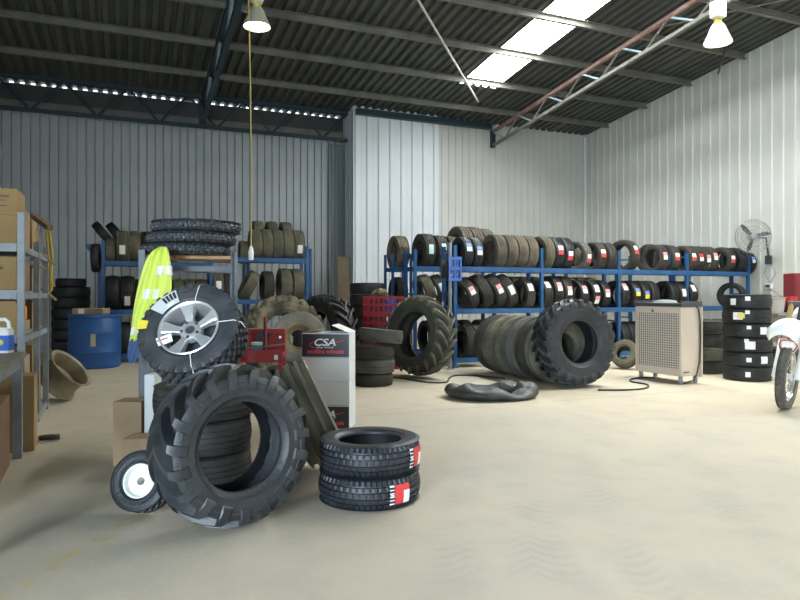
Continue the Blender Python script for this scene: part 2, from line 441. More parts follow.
# left side wall with an open roller door near the camera, and the front wall behind it
DY0, DY1, DZ = -4.6, -.9, 3.0
def left_clad(name, y0, y1, z0, zt):
    L = profile_line(y0, y1, .30, RIB); n = len(L); mb = MB()
    mb.add([(XL+.022*d, p, z0) for p, d in L]+[(XL+.022*d, p, roof(p)+.06 if zt is None else zt) for p, d in L], [(i, i+1, n+i+1, n+i) for i in range(n-1)])
    zt_ = roof(y1) if zt is None else zt
    mb.box(XL-.08, XL-.005, y0, y1, z0, zt_); struct(mb.obj(name, [WALL_L], smooth=False))
left_clad('wall_left', DY1, YL+.1, 0, None); left_clad('wall_left_front', YF, DY0, 0, None); left_clad('wall_left_lintel', DY0, DY1, DZ, None)
mb = MB(); mb.box(XL, XR, YF-.1, YF, 0, roof(YF)+.06); struct(mb.obj('wall_front', [WALL_L], smooth=False))
mb = MB(); mb.tube([(XL+.25, DY0+.1, DZ+.25), (XL+.25, DY1-.1, DZ+.25)], .2, 16); struct(mb.obj('door_1', [GREY_ST]))

# floor: dusty concrete
def floor_mat():
    m = bpy.data.materials.new('concrete_floor'); m.use_nodes = True; nt = m.node_tree; L = nt.links
    b = nt.nodes['Principled BSDF']; b.inputs['Roughness'].default_value = .55; b.inputs['Specular IOR Level'].default_value = .35
    tc = node(nt, 'ShaderNodeTexCoord'); sep = node(nt, 'ShaderNodeSeparateXYZ'); L.new(tc.outputs['Object'], sep.inputs[0])
    def math_(op, a, bb=None, cc=None, clamp=False):
        n = node(nt, 'ShaderNodeMath', operation=op, use_clamp=clamp)
        for i, x in enumerate((a, bb, cc)):
            if x is None: continue
            if isinstance(x, (int, float)): n.inputs[i].default_value = x
            else: L.new(x, n.inputs[i])
        return n.outputs[0]
    def noise(scale, detail=5, dist=0, vec=None):
        n = node(nt, 'ShaderNodeTexNoise'); n.inputs['Scale'].default_value = scale; n.inputs['Detail'].default_value = detail; n.inputs['Distortion'].default_value = dist
        L.new(vec or tc.outputs['Object'], n.inputs['Vector']); return n.outputs['Fac']
    def mixc(f, a, c):
        x = node(nt, 'ShaderNodeMix', data_type='RGBA')
        for s, v in (('Factor', f), ('A', a), ('B', c)):
            if isinstance(v, tuple): x.inputs[s].default_value = (*v, 1)
            elif isinstance(v, (int, float)): x.inputs[s].default_value = v
            else: L.new(v, x.inputs[s])
        return x.outputs['Result']
    def rng(x, a, c, clamp=True):
        r = node(nt, 'ShaderNodeMapRange'); r.inputs['From Min'].default_value = a; r.inputs['From Max'].default_value = c; L.new(x, r.inputs['Value']); return r.outputs['Result']
    base = mixc(rng(noise(.55, 6, .6), .35, .7), (.60, .535, .41), (.50, .46, .375))
    base = mixc(math_('MULTIPLY', rng(noise(3.2, 8), .48, .75), .35), base, (.36, .335, .29))
    base = mixc(math_('MULTIPLY', rng(noise(40, 3), .55, .8), .25), base, (.66, .60, .47))
    # expansion joint across the shed, and a second one along it
    j = math_('LESS_THAN', math_('ABSOLUTE', math_('SUBTRACT', sep.outputs['Y'], 6.1)), .010)
    j2 = math_('LESS_THAN', math_('ABSOLUTE', math_('SUBTRACT', sep.outputs['X'], 9.1)), .010)
    base = mixc(math_('MULTIPLY', math_('MAXIMUM', j, j2), .45), base, (.22, .19, .14))
    # worn yellow line
    dx, dy = .55, .835
    px, py = -.38, 3.13
    dist = math_('ABSOLUTE', math_('SUBTRACT', math_('MULTIPLY', math_('SUBTRACT', sep.outputs['X'], px), dy), math_('MULTIPLY', math_('SUBTRACT', sep.outputs['Y'], py), dx)))
    seg = math_('LESS_THAN', sep.outputs['Y'], 4.0)
    f = math_('MULTIPLY', math_('MULTIPLY', math_('LESS_THAN', dist, .04), rng(noise(9, 4), .42, .62)), math_('MULTIPLY', seg, .55))
    base = mixc(f, base, (.55, .42, .14))
    # dusty tyre tracks curving across the front
    X_, Y_ = sep.outputs['X'], sep.outputs['Y']
    along = math_('ADD', math_('MULTIPLY', X_, .386), math_('MULTIPLY', Y_, .9225))
    lat = math_('SUBTRACT', math_('MULTIPLY', X_, .9225), math_('MULTIPLY', Y_, .386))
    curve = math_('SUBTRACT', lat, math_('MULTIPLY', math_('POWER', math_('SUBTRACT', along, 2.2), 2.0), .05))
    zig = math_('MULTIPLY', math_('ABSOLUTE', math_('SINE', math_('MULTIPLY', curve, 11))), .10)
    bar = math_('GREATER_THAN', math_('SINE', math_('MULTIPLY', math_('ADD', along, zig), 70)), .0)
    for c0, w0 in ((.22, .12), (.62, .15), (1.05, .12), (1.75, .14)):
        band = math_('SUBTRACT', 1.0, rng(math_('ABSOLUTE', math_('SUBTRACT', curve, c0)), w0*.45, w0*1.25))
        near = math_('SUBTRACT', 1.0, rng(along, 3.6, 5.6))
        f = math_('MULTIPLY', math_('MULTIPLY', math_('MULTIPLY', band, near), math_('MULTIPLY_ADD', bar, .5, .5)), math_('MULTIPLY', rng(noise(1.8, 5), .40, .62), .32))
        base = mixc(f, base, (.33, .31, .27))
    L.new(base, b.inputs['Base Color'])
    bp = node(nt, 'ShaderNodeBump'); bp.inputs['Strength'].default_value = .12; bp.inputs['Distance'].default_value = .01
    L.new(noise(25, 6), bp.inputs['Height']); L.new(bp.outputs['Normal'], b.inputs['Normal'])
    return m
mb = MB(); mb.box(XL-3, XR+.1, YF-.1, YL+.2, -.1, 0); struct(mb.obj('floor', [floor_mat()], smooth=False))

# roof sheet with ribs running down the slope, with one clear skylight strip and one added glowing strip
def roof_strip(mb, x0, x1, y0, y1):
    L = profile_line(x0, x1, .20, [(0, 0), (.42, 0), (.52, 1), (.86, 1), (.97, 0)]); n = len(L)
    vs = [(p, y, roof(y)+.06*d) for y in (y0, y1) for p, d in L]
    mb.add(vs, [(i, n+i, n+i+1, i+1) for i in range(n-1)])
rm = MB(); YE = YL+.16
SK = [(6.85, 7.75, 4.4, 12.9), (9.9, 10.8, -4.0, 6.2)]  # second strip is unseen, added to brighten the right side
roof_strip(rm, XL, 1.3, YF, YE)
roof_strip(rm, 1.3, 6.85, YF, YE if False else YB+.12); roof_strip(rm, 1.3, XS+.1, YB+.10, YE)
roof_strip(rm, 6.85, 7.75, YF, 4.4); roof_strip(rm, 6.85, 7.75, 12.9, YB+.12)
roof_strip(rm, 7.75, 9.9, YF, YB+.12); roof_strip(rm, 9.9, 10.8, YF, -4.0); roof_strip(rm, 9.9, 10.8, 6.2, YB+.12); roof_strip(rm, 10.8, XR+.1, YF, YB+.12)
struct(rm.obj('ceiling', [ROOFM], smooth=False))
for i, (x0, x1, y0, y1) in enumerate(SK):
    mb = MB(); roof_strip(mb, x0, x1, y0, y1); struct(mb.obj('skylight_and_fill_%d' % (i+1), [SKYL], smooth=False))

# purlins (lipped channels across the shed), one object each
y = 13.96; k = 0
while y > YF+.3:
    mb = MB()
    for x0, x1 in ((XL+.05, XR-.04),):
        zt = roof(y)-.006
        mb.box(x0, x1, y-.035, y+.035, zt-.012, zt-.002); mb.box(x0, x1, y+.025, y+.035, zt-.12, zt-.002); mb.box(x0, x1, y-.035, y+.035, zt-.13, zt-.118)
    struct(mb.obj('trim_purlin', [CREAM_ST], smooth=False)); y -= 1.40
# trusses: top chord, bottom chord, web bars
def truss(name, A, B, depth, mt, mbm, mw, pitch, w=.07, end_post=True, mats2=None):
    t = bpy.data.objects.new(name, None); col.objects.link(t); struct(t)
    A = Vector(A); B = Vector(B); dn = Vector((0, 0, -depth))
    m = MB(); m.bar(A, B, w, w); m.obj('top_chord', [mt], t, smooth=False)
    m = MB(); m.bar(A+dn, B+dn, w*.9, w*.9); m.obj('bottom_chord', [mbm], t, smooth=False)
    n = max(2, round((B-A).length/pitch)); D = (B-A)/n
    for i in range(n):
        a = A+D*i
        for (p, q, mm) in ((a, a+D*.5+dn, mw[0]), (a+D*.5+dn, a+D, mw[1])):
            m = MB(); m.tube([p, q], w*.30, 8); m.obj('web_bar', [mm], t)
    if end_post:
        m = MB(); m.bar(A+Vector((0, 0, w/2)), A+dn-Vector((0, 0, w*.8)), w*1.5, w*1.5); m.obj('end_plate', [NAVY_ST], t, smooth=False)
    return t
def rf(x, y, dz): return (x, y, roof(y)-dz)
truss('trim_rafter_truss', rf(8.86, 14.85, .24), rf(8.86, -4.5, .24), .36, RUST, CREAM_ST, (PALEBLUE, CREAM_ST), 1.25)
truss('trim_rafter_truss', rf(1.52, 14.95, .26), rf(1.52, -4.5, .26), .46, NAVY_ST, NAVY_ST, (NAVY_ST, GREY_ST), 1.5, w=.10)
truss('trim_eave_truss', (XL+.1, 15.15, 5.635), (XS-.06, 15.15, 5.635), .66, NAVY_ST, NAVY_ST, (NAVY_ST, NAVY_ST), 1.3, w=.085)
mb = MB(); mb.box(XL+.1, XS-.1, 15.40, 15.50, 5.08, 5.22); struct(mb.obj('trim_girt', [CREAM_ST], smooth=False))
mb = MB(); mb.box(XS+.05, 8.75, YB-.30, YB-.16, roof(YB)-.19, roof(YB)-.05); struct(mb.obj('trim_wall_beam', [NAVY_ST], smooth=False))
# bracing rods under the roof
mb = MB(); mb.tube([(4.0, 9.3, roof(9.3)-.22), (7.48, 13.2, roof(13.2)-.22)], .022, 8); struct(mb.obj('trim_brace_rod', [ROD]))
mb = MB(); mb.tube([(1.7, 9.7, roof(9.7)-.3), (5.9, 8.0, roof(8.0)-.2)], .012, 8); struct(mb.obj('trim_brace_rod', [ROD]))
mb = MB(); mb.tube([(8.9, 9.2, roof(9.2)-.24), (11.9, 6.2, roof(6.2)-.22)], .014, 8); struct(mb.obj('trim_brace_rod', [CREAM_ST]))
a_ = on_x(740, 0, 11.2); b_ = on_x(718, 74, 11.2)
mb = MB(); mb.tube([a_+(a_-b_)*.05, b_], .02, 8); struct(mb.obj('trim_brace_rod', [DARK_ST]))

# ================================================================== LAMPS
def highbay(u, v, d, label, ztop, watts):
    p = at(u, v, d); t = thing('pendant_lamp', label, 'lamp', p, 0, 'high bay lamps')
    m = MB(); m.lathe([(.075, .24), (.10, .20), (.14, .10), (.185, 0), (.195, -.03), (.187, -.03), (.17, .005), (.13, .10), (.07, .21), (.0, .215)], 32); m.obj('reflector', [SHADE], t)
    m = MB(); m.lathe([(0, -.022), (.05, -.025), (.175, -.012), (.178, -.004), (0, -.0)], 32); m.obj('diffuser', [BULB], t)
    m = MB(); m.box(-.03, .03, -.02, .02, .24, .30); m.box(-.055, -.043, -.02, .02, .22, .36); m.box(.043, .055, -.02, .02, .22, .36); m.obj('bracket', [LAB_Y], t, smooth=False)
    m = MB(); m.box(-.085, .085, -.075, .075, .33, .56); m.obj('ballast_box', [WHITE_P], t, bev=.01)
    m = MB(); m.tube([(0, 0, .56), (0, 0, ztop-p.z)], .012, 8); m.obj('hanger', [GREY_ST], t)
    m = bpy.data.lights.new('lamp_light', 'SPOT'); m.spot_size = R_(150); m.spot_blend = .6; m.energy = watts*1.6; m.color = (1.0, .88, .50); m.shadow_soft_size = .16
    o = bpy.data.objects.new('lamp_light', m); col.objects.link(o); o.location = p+Vector((0, 0, -.10))
    return p
pl = highbay(257, 25, 9.3, 'glowing high bay lamp above the tyre rack at the grey wall', 6.28, 60)
pr = highbay(718, 41, 9.3, 'glowing high bay lamp near the cream wall beside the lattice truss', 6.50, 200)
# hanging lead with its socket
top = at(247, 40, 9.05); top.z = roof(top.y)-.1; bot = at(251, 248, 9.0)
t = thing('power_lead', 'long ochre power cord hanging from the roof with a white socket', 'cord', bot)
m = MB(); m.tube([(0, 0, 0), (.005, 0, 1.0), (-.01, 0, 2.4), tuple(top-bot)], .009, 8); m.obj('lead', [ROPE], t)
m = MB(); m.lathe([(0, -.17), (.035, -.165), (.04, -.06), (.028, -.01), (.014, .03), (0, .03)], 16); m.obj('socket', [WHITE_P], t)

# ================================================================== BLUE RACKS
ORD = ['first', 'second', 'third', 'fourth', 'fifth', 'sixth', 'seventh', 'eighth', 'ninth', 'tenth', 'eleventh', 'twelfth', 'thirteenth', 'fourteenth', 'fifteenth', 'sixteenth', 'seventeenth', 'eighteenth', 'nineteenth', 'twentieth', 'twenty-first', 'twenty-second', 'twenty-third', 'twenty-fourth', 'twenty-fifth']
def rack(name, label, xs, y0, y1, levels, ztop, last=None):
    t = thing(name, label, 'tyre rack', (xs[0], y0, 0))
    for i, x in enumerate(xs):
        for yy in (y0, y1):
            m = MB(); m.box(-.028, .028, -.028, .028, 0, ztop); m.box(-.05, .05, -.05, .05, 0, .008)
            m.obj('upright', [BLUE_ST], t, (x-xs[0], yy-y0, 0), smooth=False)
        for z in (.25, .72, 1.22, ztop-.08):
            m = MB(); m.bar((0, .028, 0), (0, y1-y0-.028, 0), .02, .03)
            m.obj('brace', [BLUE_ST], t, (x-xs[0], 0, z), smooth=False)
    for i in range(len(xs)-1):
        for z in levels[i]:
            for yy in (y0, y1):
                m = MB(); m.box(xs[i]-xs[0]+.03, xs[i+1]-xs[0]-.03, -.022, .022, z-.042, z+.042)
                m.obj('beam', [BLUE_ST], t, (0, yy-y0, 0), smooth=False)
    return t
AX = [4.96, 6.66, 8.36, 10.03, 11.70]; AY0, AY1 = 9.52, 9.92
LV = [1.63, .93, .12]
rack('tyre_rack', 'long low blue steel tyre rack in front of the cream wall', AX, AY0, AY1, [LV]*4, 2.02)
BX = [4.88, 6.56, 8.26, 9.93, 11.6]; BY0, BY1 = 10.95, 11.38
rack('tyre_rack', 'blue steel tyre rack standing behind the long front rack', BX, BY0, BY1, [[1.69, .97, .12]]*4, 2.04)
LX = [-.405, 1.42, 3.246]; LY0, LY1 = 12.5, 12.95
rack('tyre_rack', 'blue steel tyre rack in front of the grey wall behind the drum', LX, LY0, LY1, [[1.76, .90, .12], [1.87, 1.07, .12]], 2.16)

class Shelf:
    """places tyres on edge between two beams, axis along X, never through an upright"""
    def __init__(s, posts, y0, y1, ztop, ref, place): s.posts = posts; s.y = (y0+y1)/2; s.h = (y1-y0)/2-.026; s.z = ztop; s.ref = ref; s.place = place; s.x = -99; s.n = 0
    def put(s, u, kind, m, look, st=None, sc=1.0, yaw=0.0, lean=0.0, name='car_tyre', gap=.006, dz=0.0, dy=0.0, xw=None):
        R, W = DIM[kind]; R *= sc; W *= sc
        half = W/2/max(.3, math.cos(R_(lean)))+abs(math.sin(R_(yaw)))*R*.9
        x = (x_at(u, s.y) if xw is None else xw)
        x = max(x, s.x+half+gap)
        for p in s.posts:
            if x-half < p+.034 and x+half > p-.034: x = p+.036+half if x > p-half*.3 or s.x+2*half > p-.036 else p-.036-half
        if x-half < s.x: x = s.x+half+gap
        s.x = x+half; s.n += 1
        if lean: zc = s.z+math.sqrt(max(R*R-s.h**2, .01))*math.cos(R_(lean))+W/2*math.sin(R_(abs(lean)))+.004
        else: zc = s.z+math.sqrt(max(R*R-s.h**2, .01))+.006
        a, l = R_(yaw), R_(lean)
        n = Vector((math.cos(a)*math.cos(l), -math.sin(a)*math.cos(l), -math.sin(l)))
        sticks = []
        for (ty, el) in (st or ()):
            sticks.append((ty, Vector((0, -math.cos(R_(el)), math.sin(R_(el)))), -.05, .045, .26))
        where = '%s from the %s, %s' % (ORD[s.n-1], s.ref, s.place)
        return tyre(name, kind, Vector((x, s.y+dy, zc+dz)), n, '%s, %s' % (look, where), m, sticks, spin=random.random()*6 if not st else 0, sc=sc)
BK = 'black tyre'; BR = 'dusty brown tyre'
# --- rack A, top shelf
s = Shelf(AX, AY0, AY1, 1.672, 'hose reel', 'front rack top shelf')
s.put(462, 'small', RUB_NEW, 'black tyre with white label', [('bw', 20)])
s.put(472, 'small', RUB_NEW, 'black tyre with white label', [('bw', 8)])
for u in (494, 505, 515, 525, 535): s.put(u, 'car', RUB_DUST, BR)
s.put(549, 'car', RUB_NEW, 'black tyre with red label', [('rw', 10)])
s.put(559, 'car', RUB_NEW, 'black tyre with red label', [('rw', -8)])
s.put(577, 'small', RUB_GREY, 'turned grey tyre with red label', [('rw', -8)], yaw=-14)
s.put(594, 'small', RUB_WORN, 'black tyre with red label', [('rw', 12)])
s.put(604, 'small', RUB_WORN, 'worn black tyre')
s.put(624, 'car', RUB_WORN, 'turned black tyre with red label', [('rw', 20)], yaw=-8)
s.put(655, 'small', RUB_WORN, 'worn tyre with pale sidewall and label', [('p', 10)])
for u, lb in ((667, 'rw'), (676, 'rw'), (684, 'wr')): s.put(u, 'small', RUB_WORN, 'worn tyre with red label', [(lb, 8)])
s.put(697, 'small', RUB_WORN, 'worn tyre with pink label', [('p', 4)])
s.put(705, 'small', RUB_WORN, 'worn tyre with white label', [('p', 14)])
s.put(722, 'small', RUB_WORN, 'black tyre with red label', [('rw', 4)])
s.put(733, 'small', RUB_BLK, 'plain black tyre')
s.put(739, 'small', RUB_BLK, 'black tyre with blue label', [('bw', 14)], sc=.9)
# --- rack A, middle shelf
s = Shelf(AX, AY0, AY1, .972, 'hose reel', 'front rack middle shelf')
s.put(466, 'small', RUB_WORN, 'leaning black tyre with label', [('p', 15)], lean=-24)
s.put(479, 'car', RUB_WORN, 'leaning worn tyre', lean=-24)
s.put(492, 'car', RUB_WORN, 'leaning black tyre with pink label', [('p', 12)], lean=-24)
s.put(503, 'car', RUB_WORN, 'leaning black tyre with white label', [('w', 8)], lean=-24)
s.put(523, 'small', RUB_WORN, 'black tyre with white label', [('w', 30)])
s.put(534, 'small', RUB_WORN, 'black tyre with white label', [('w', 42)])
s.put(547, 'car', RUB_BLK, 'black tyre with pink label', [('p', 22)])
s.put(557, 'car', RUB_BLK, 'black tyre with pink label', [('p', 8)])
s.put(576, 'small', RUB_BLK, 'black tyre with pink and white label', [('p', 22)])
s.put(588, 'small', RUB_BLK, 'black tyre with two labels', [('w', 26), ('p', -18)])
s.put(598, 'small', RUB_BLK, 'black tyre with pink label', [('p', 8)])
s.put(609, 'small', RUB_BLK, 'black tyre with white label', [('p', 34)])
s.put(628, 'small', RUB_BLK, 'black tyre with blue and yellow label', [('by', 12)])
s.put(637, 'small', RUB_BLK, 'black tyre with blue and yellow label', [('by', 2)])
s.put(646, 'small', RUB_BLK, 'plain black tyre')
s.put(665, 'small', RUB_BLK, 'plain black tyre with open side')
s.put(676, 'small', RUB_BLK, 'black tyre with long white label', [('w', 10)])
s.put(684, 'small', RUB_BLK, 'black tyre with white label high up', [('w', 30)])
s.put(735, 'small', RUB_BLK, 'upright black tyre alone', yaw=-25, sc=.97)
# --- rack A, bottom shelf
s = Shelf(AX, AY0, AY1, .162, 'hose reel', 'front rack bottom shelf')
for u, m_, lk in ((465, RUB_WORN, 'worn black tyre'), (474, RUB_OLIVE, 'ochre dusty tyre')): s.put(u, 'car', m_, lk, sc=.95)
for u in (546, 556, 566): s.put(u, 'car', RUB_WORN, 'black tyre in shadow', sc=.95)
for u in (601, 611, 624, 634, 645, 655): s.put(u, 'car', RUB_BLK, 'black tyre in shadow', sc=.95)
for u in (706, 717, 727): s.put(u, 'car', RUB_BLK, 'black tyre beside the beige cooler', sc=.97)
# --- rack B
s = Shelf(BX, BY0, BY1, 1.732, 'red crates', 'rear rack top shelf')
s.put(424, 'offroad', RUB_WORN, 'black tyre with mint label', [('m', 4)])
s.put(437, 'offroad', RUB_WORN, 'black tyre with mint label', [('m', 12)], sc=.97)
s.put(449, 'car', RUB_DUST, 'dusty brown tyre', sc=1.05)
s.put(459, 'truck', RUB_DUST, 'tall brown truck tyre', sc=.93)
s.put(469, 'truck', RUB_DUST, 'tall brown truck tyre', sc=.93)
s.put(483, 'truck', RUB_DUST, 'tall brown truck tyre', sc=.90)
for u in (505, 516, 527): s.put(u, 'car', RUB_DUST, 'dusty brown tyre')
for u in (563, 573, 583, 592): s.put(u, 'car', RUB_DUST, 'dusty brown tyre')
s.put(650, 'car', RUB_WORN, 'larger worn tyre', sc=1.05)
s.put(662, 'car', RUB_WORN, 'larger worn tyre', sc=1.05)
s = Shelf(BX, BY0, BY1, 1.012, 'red crates', 'rear rack middle shelf')
s.put(424, 'car', RUB_OLIVE, 'dusty leaning tyre', lean=-14)
s.put(436, 'car', RUB_WORN, 'leaning black tyre with mint label', [('m', 14)], lean=-14)
s.put(451, 'car', RUB_WORN, 'black tyre')
for u in (466, 477, 488, 499): s.put(u, 'car', RUB_DUST, 'dusty brown tyre', sc=.97)
for u in (511, 521, 532): s.put(u, 'car', RUB_WORN, 'worn black tyre')
for u in (556, 567, 577, 588): s.put(u, 'car', RUB_OLIVE, 'dusty olive tyre')
s = Shelf(BX, BY0, BY1, .162, 'red crates', 'rear rack bottom shelf')
for u in (428, 439, 451, 463, 480, 492): s.put(u, 'car', RUB_WORN, 'black tyre in shadow')
# --- worn tyre standing past the end of the rear rack on a post stand
pst = thing('tyre_stand', 'narrow blue post stand carrying a brown tyre above the red crates', 'stand', (x_at(398, 11.9), 11.9, 0))
m = MB()
for sx in (-.12, .12):
    for sy in (-.2, .2):
        m = MB(); m.box(-.022, .022, -.022, .022, 0, 2.0); m.obj('upright', [BLUE_ST], pst, (sx*1.6, sy, 0), smooth=False)
for sy in (-.2, .2):
    for z in (1.70, .95):
        m = MB(); m.box(-.17, .17, -.02, .02, z-.04, z+.04); m.obj('beam', [BLUE_ST], pst, (0, sy, 0), smooth=False)
xc = x_at(398, 11.9)
tyre('car_tyre', 'offroad', Vector((xc, 11.9, 1.745+math.sqrt(.34**2-.18**2))), (1, 0, 0), 'dusty brown tyre high on the narrow stand above the red crates', RUB_DUST)
tyre('car_tyre', 'car', Vector((xc, 11.9, .995+math.sqrt(.31**2-.18**2))), (1, 0, 0), 'worn black tyre low on the narrow stand behind the red crates', RUB_WORN)

# --- rack L (behind the drum)
s = Shelf(LX, LY0, LY1, 1.805, 'drum end', 'grey wall rack top shelf')
s.put(109, 'small', RUB_OLIVE, 'short olive tyre', sc=.92)
s.put(121, 'car', RUB_OLIVE, 'olive dusty tyre with white label', [('w', -10)])
s.put(133, 'car', RUB_OLIVE, 'olive dusty tyre')
s.put(144, 'car', RUB_BLK, 'black tyre')
s.put(157, 'car', RUB_WORN, 'black tyre behind the knobby stack'); s.put(168, 'car', RUB_WORN, 'black tyre behind the knobby stack')
s.z = 1.915
s.put(243, 'small', RUB_OLIVE, 'short olive tyre', sc=.8)
for i, (u, st) in enumerate(((255, None), (264, None), (274, None), (283, None), (292, [('w', -14)]))):
    s.put(u, 'car', RUB_OLIVE, 'olive dusty tyre'+(' with white label' if st else ''), st, sc=1.02, gap=.001)
s = Shelf(LX, LY0, LY1, .945, 'drum end', 'grey wall rack middle shelf')
s.put(111, 'offroad', RUB_BLK, 'wide black tyre', sc=.98); s.put(125, 'offroad', RUB_BLK, 'wide black tyre with small label', [('w', -22)], sc=.98)
s.put(140, 'car', RUB_BLK, 'black tyre in shadow'); s.put(152, 'car', RUB_BLK, 'black tyre in shadow')
s.put(178, 'car', RUB_OLIVE, 'olive tyre'); s.put(189, 'car', RUB_OLIVE, 'olive tyre'); s.put(200, 'car', RUB_OLIVE, 'olive tyre')
s.z = 1.115
s.put(216, 'car', RUB_OLIVE, 'olive tyre with white label', [('w', 4)]); s.put(227, 'car', RUB_WORN, 'dark worn tyre')
s.put(248, 'car', RUB_OLIVE, 'slanting olive tyre', lean=28)
s.put(266, 'car', RUB_WORN, 'dark worn tyre', gap=.15)
s.put(284, 'car', RUB_OLIVE, 'olive dusty tyre', sc=1.08); s.put(296, 'car', RUB_OLIVE, 'olive dusty tyre', sc=1.08)
s = Shelf(LX, LY0, LY1, .162, 'drum end', 'grey wall rack bottom shelf')
for u in (112, 124, 136, 148, 160, 172, 184, 196, 216, 228, 240, 252): s.put(u, 'car', RUB_BLK, 'black tyre in shadow')
# second row at the back of the top shelf, standing on a board rack of its own
mk = thing('tyre_rack', 'blue tyre rail behind the grey wall rack carrying three olive tyres', 'tyre rack', (x_at(246, 13.5), 13.5, 0))
for sx in (0, 1.3):
    for sy in (-.2, .2):
        m = MB(); m.box(-.025, .025, -.025, .025, 0, 2.17); m.obj('upright', [BLUE_ST], mk, (sx, sy, 0), smooth=False)
for sy in (-.2, .2):
    m = MB(); m.box(.03, 1.27, -.02, .02, 2.08, 2.16); m.obj('beam', [BLUE_ST], mk, (0, sy, 0), smooth=False)
for i, u in enumerate((257, 271, 285)):
    tyre('car_tyre', 'car', Vector((x_at(u, 13.5), 13.5, 2.165+math.sqrt(.31**2-.18**2))), (1, 0, 0), 'olive dusty tyre in the raised rear row, %s from the cord' % ORD[i], RUB_OLIVE, sc=1.0)
# two tyres tipped over on top of the rack end, one hung over the post
mk = thing('tyre_rack', 'blue tyre rail behind the drum end of the grey wall rack', 'tyre rack', (-.50, 13.55, 0))
for sx in (0, 1.15):
    for sy in (-.2, .2):
        m = MB(); m.box(-.025, .025, -.025, .025, 0, 2.16); m.obj('upright', [BLUE_ST], mk, (sx, sy, 0), smooth=False)
for sy in (-.2, .2):
    m = MB(); m.box(-.22, 1.27, -.02, .02, 2.06, 2.14); m.obj('beam', [BLUE_ST], mk, (0, sy, 0), smooth=False)
for u, v, lb in ((103, 241, 'black tyre tipped over on the rail above the drum, outer one'), (117, 239, 'black tyre tipped over behind the olive tyres at the rack end')):
    n = Vector((.78, 0, .62)).normalized(); zc = 2.145+math.sqrt(.28**2-.18**2)*.78*.85+.0925*.62+.03
    c = on_y(u, v, 13.55); c.z = zc-.012; tyre('car_tyre', 'small', c, n, lb, RUB_BLK, sc=.9, wsc=.9)
c = on_y(93, 258, LY0); c.x = LX[0]-.115
tyre('car_tyre', 'small', c, Vector((1, -.06, .03)), 'black tyre hung outside the blue post at the drum end', RUB_BLK, sc=.9, wsc=.8)
m = MB(); m.tube([(0, 0, 0), (-.20, 0, 0), (-.21, 0, .04)], .012, 8); m.obj('hook', [BLUE_ST], bpy.data.objects['tyre_rack.002'], (-.02, 0, c.z+.135))

# ================================================================== stacks of tyres lying flat
def stack(C, items, name='car_tyre', labels=None, z0=0.0):
    z = z0
    for i, (kind, m_, sc, dx, dy, tilt, sticks, wsc) in enumerate(items):
        R, W = DIM[kind]; W *= sc*wsc
        n = Vector((math.sin(R_(tilt)), 0, math.cos(R_(tilt))))
        zc = z+W/2+.001+abs(math.sin(R_(tilt)))*R*sc*.9
        st = [(ty, facing(C, yw, 0), x0, x1, h) for (ty, yw, x0, x1, h) in sticks]
        tyre(name, kind, Vector((C.x+dx, C.y+dy, zc)), n, labels[i], m_, st, spin=random.random() if not st else 0, sc=sc, wsc=wsc)
        z += W+.002
    return z
# six new tyres beside the cooler
C = up_at(747, 9.25, 0)
st6 = [[('w', 2, -.035, .035, .10)], [('w', 40, -.05, .05, .16), ('w', 3, -.03, .03, .10)], [('w', 6, -.055, .055, .2), ('w', -2, .04, .09, .09)], [('w', 38, -.05, .05, .16), ('w', 3, .02, .07, .09)], [('w', -20, -.05, .05, .2), ('y', -12, -.03, .04, .14), ('w', 2, .03, .08, .09)], [('w', 2, .01, .07, .10), ('w', -32, -.05, .04, .12)]]
nm6 = ['lowest', 'second from bottom', 'third from bottom', 'third from top', 'second from top', 'topmost']
lk6 = ['new black tyre with white labels', 'new black tyre with tilted white label', 'new black tyre with wide white label', 'new black tyre with white label', 'new black tyre with yellow sticker', 'new black tyre with small white labels']
stack(C, [('car', RUB_BLK, 1.03, random.uniform(-.015, .015), 0, 0, [tuple(q) for q in st6[i]], .97) for i in range(6)], labels=['%s, %s of the stack beside the motorbike' % (lk6[i], nm6[i]) for i in range(6)])
# four tyres hidden partly by the cooler
C = up_at(703, 10.1, 0)
stack(C, [('car', RUB_WORN if i != 1 else RUB_OLIVE, 1.03, .02*(-1)**i, 0, 0, [], .97) for i in range(4)], labels=['worn tyre, %s of the short stack behind the beige cooler' % q for q in ('lowest', 'second from bottom', 'third from bottom', 'topmost')])
C = up_at(782, 9.9, 0)
stack(C, [('car', RUB_BLK, 1.0, 0, 0, 0, [], 1) for i in range(2)], labels=['black tyre lying %s behind the motorbike wheel' % q for q in ('on the floor', 'on another')])
# four small tyres by the cartons
C = up_at(375, 8.72, 0)
stack(C, [('small', RUB_WORN, 1.0, -.04, 0, 0, [], .90), ('small', RUB_GREY, 1.05, -.03, 0, 0, [], .95), ('small', RUB_WORN, 1.04, -.03, .0, 0, [], .95), ('small', RUB_GREY, 1.06, .09, 0, 6, [], .88)],
      labels=['worn grey tyre, %s of four stacked beside the white cartons' % q for q in ('lowest', 'second from bottom', 'second from top', 'tilted topmost')])
# dark stack behind the red crates
C = up_at(367, 11.55, 0)
stack(C, [('car', RUB_BLK, 1.0, 0, 0, 0, [], 1) for i in range(7)], labels=['black tyre, %s of the tall stack behind the red crates' % q for q in ('lowest', 'second from bottom', 'third from bottom', 'middle one', 'third from top', 'second from top', 'topmost')])
# dark stack beside the drum
C = up_at(71, 11.9, 0)
stack(C, [('car', RUB_BLK, 1.06 if i < 7 else .84, 0, 0, 0, [], .9) for i in range(8)], labels=['black tyre, %s of the dark stack between carton shelf and drum' % q for q in ('lowest', 'second from bottom', 'third from bottom', 'fourth from bottom', 'fourth from top', 'third from top', 'second from top', 'small topmost')])
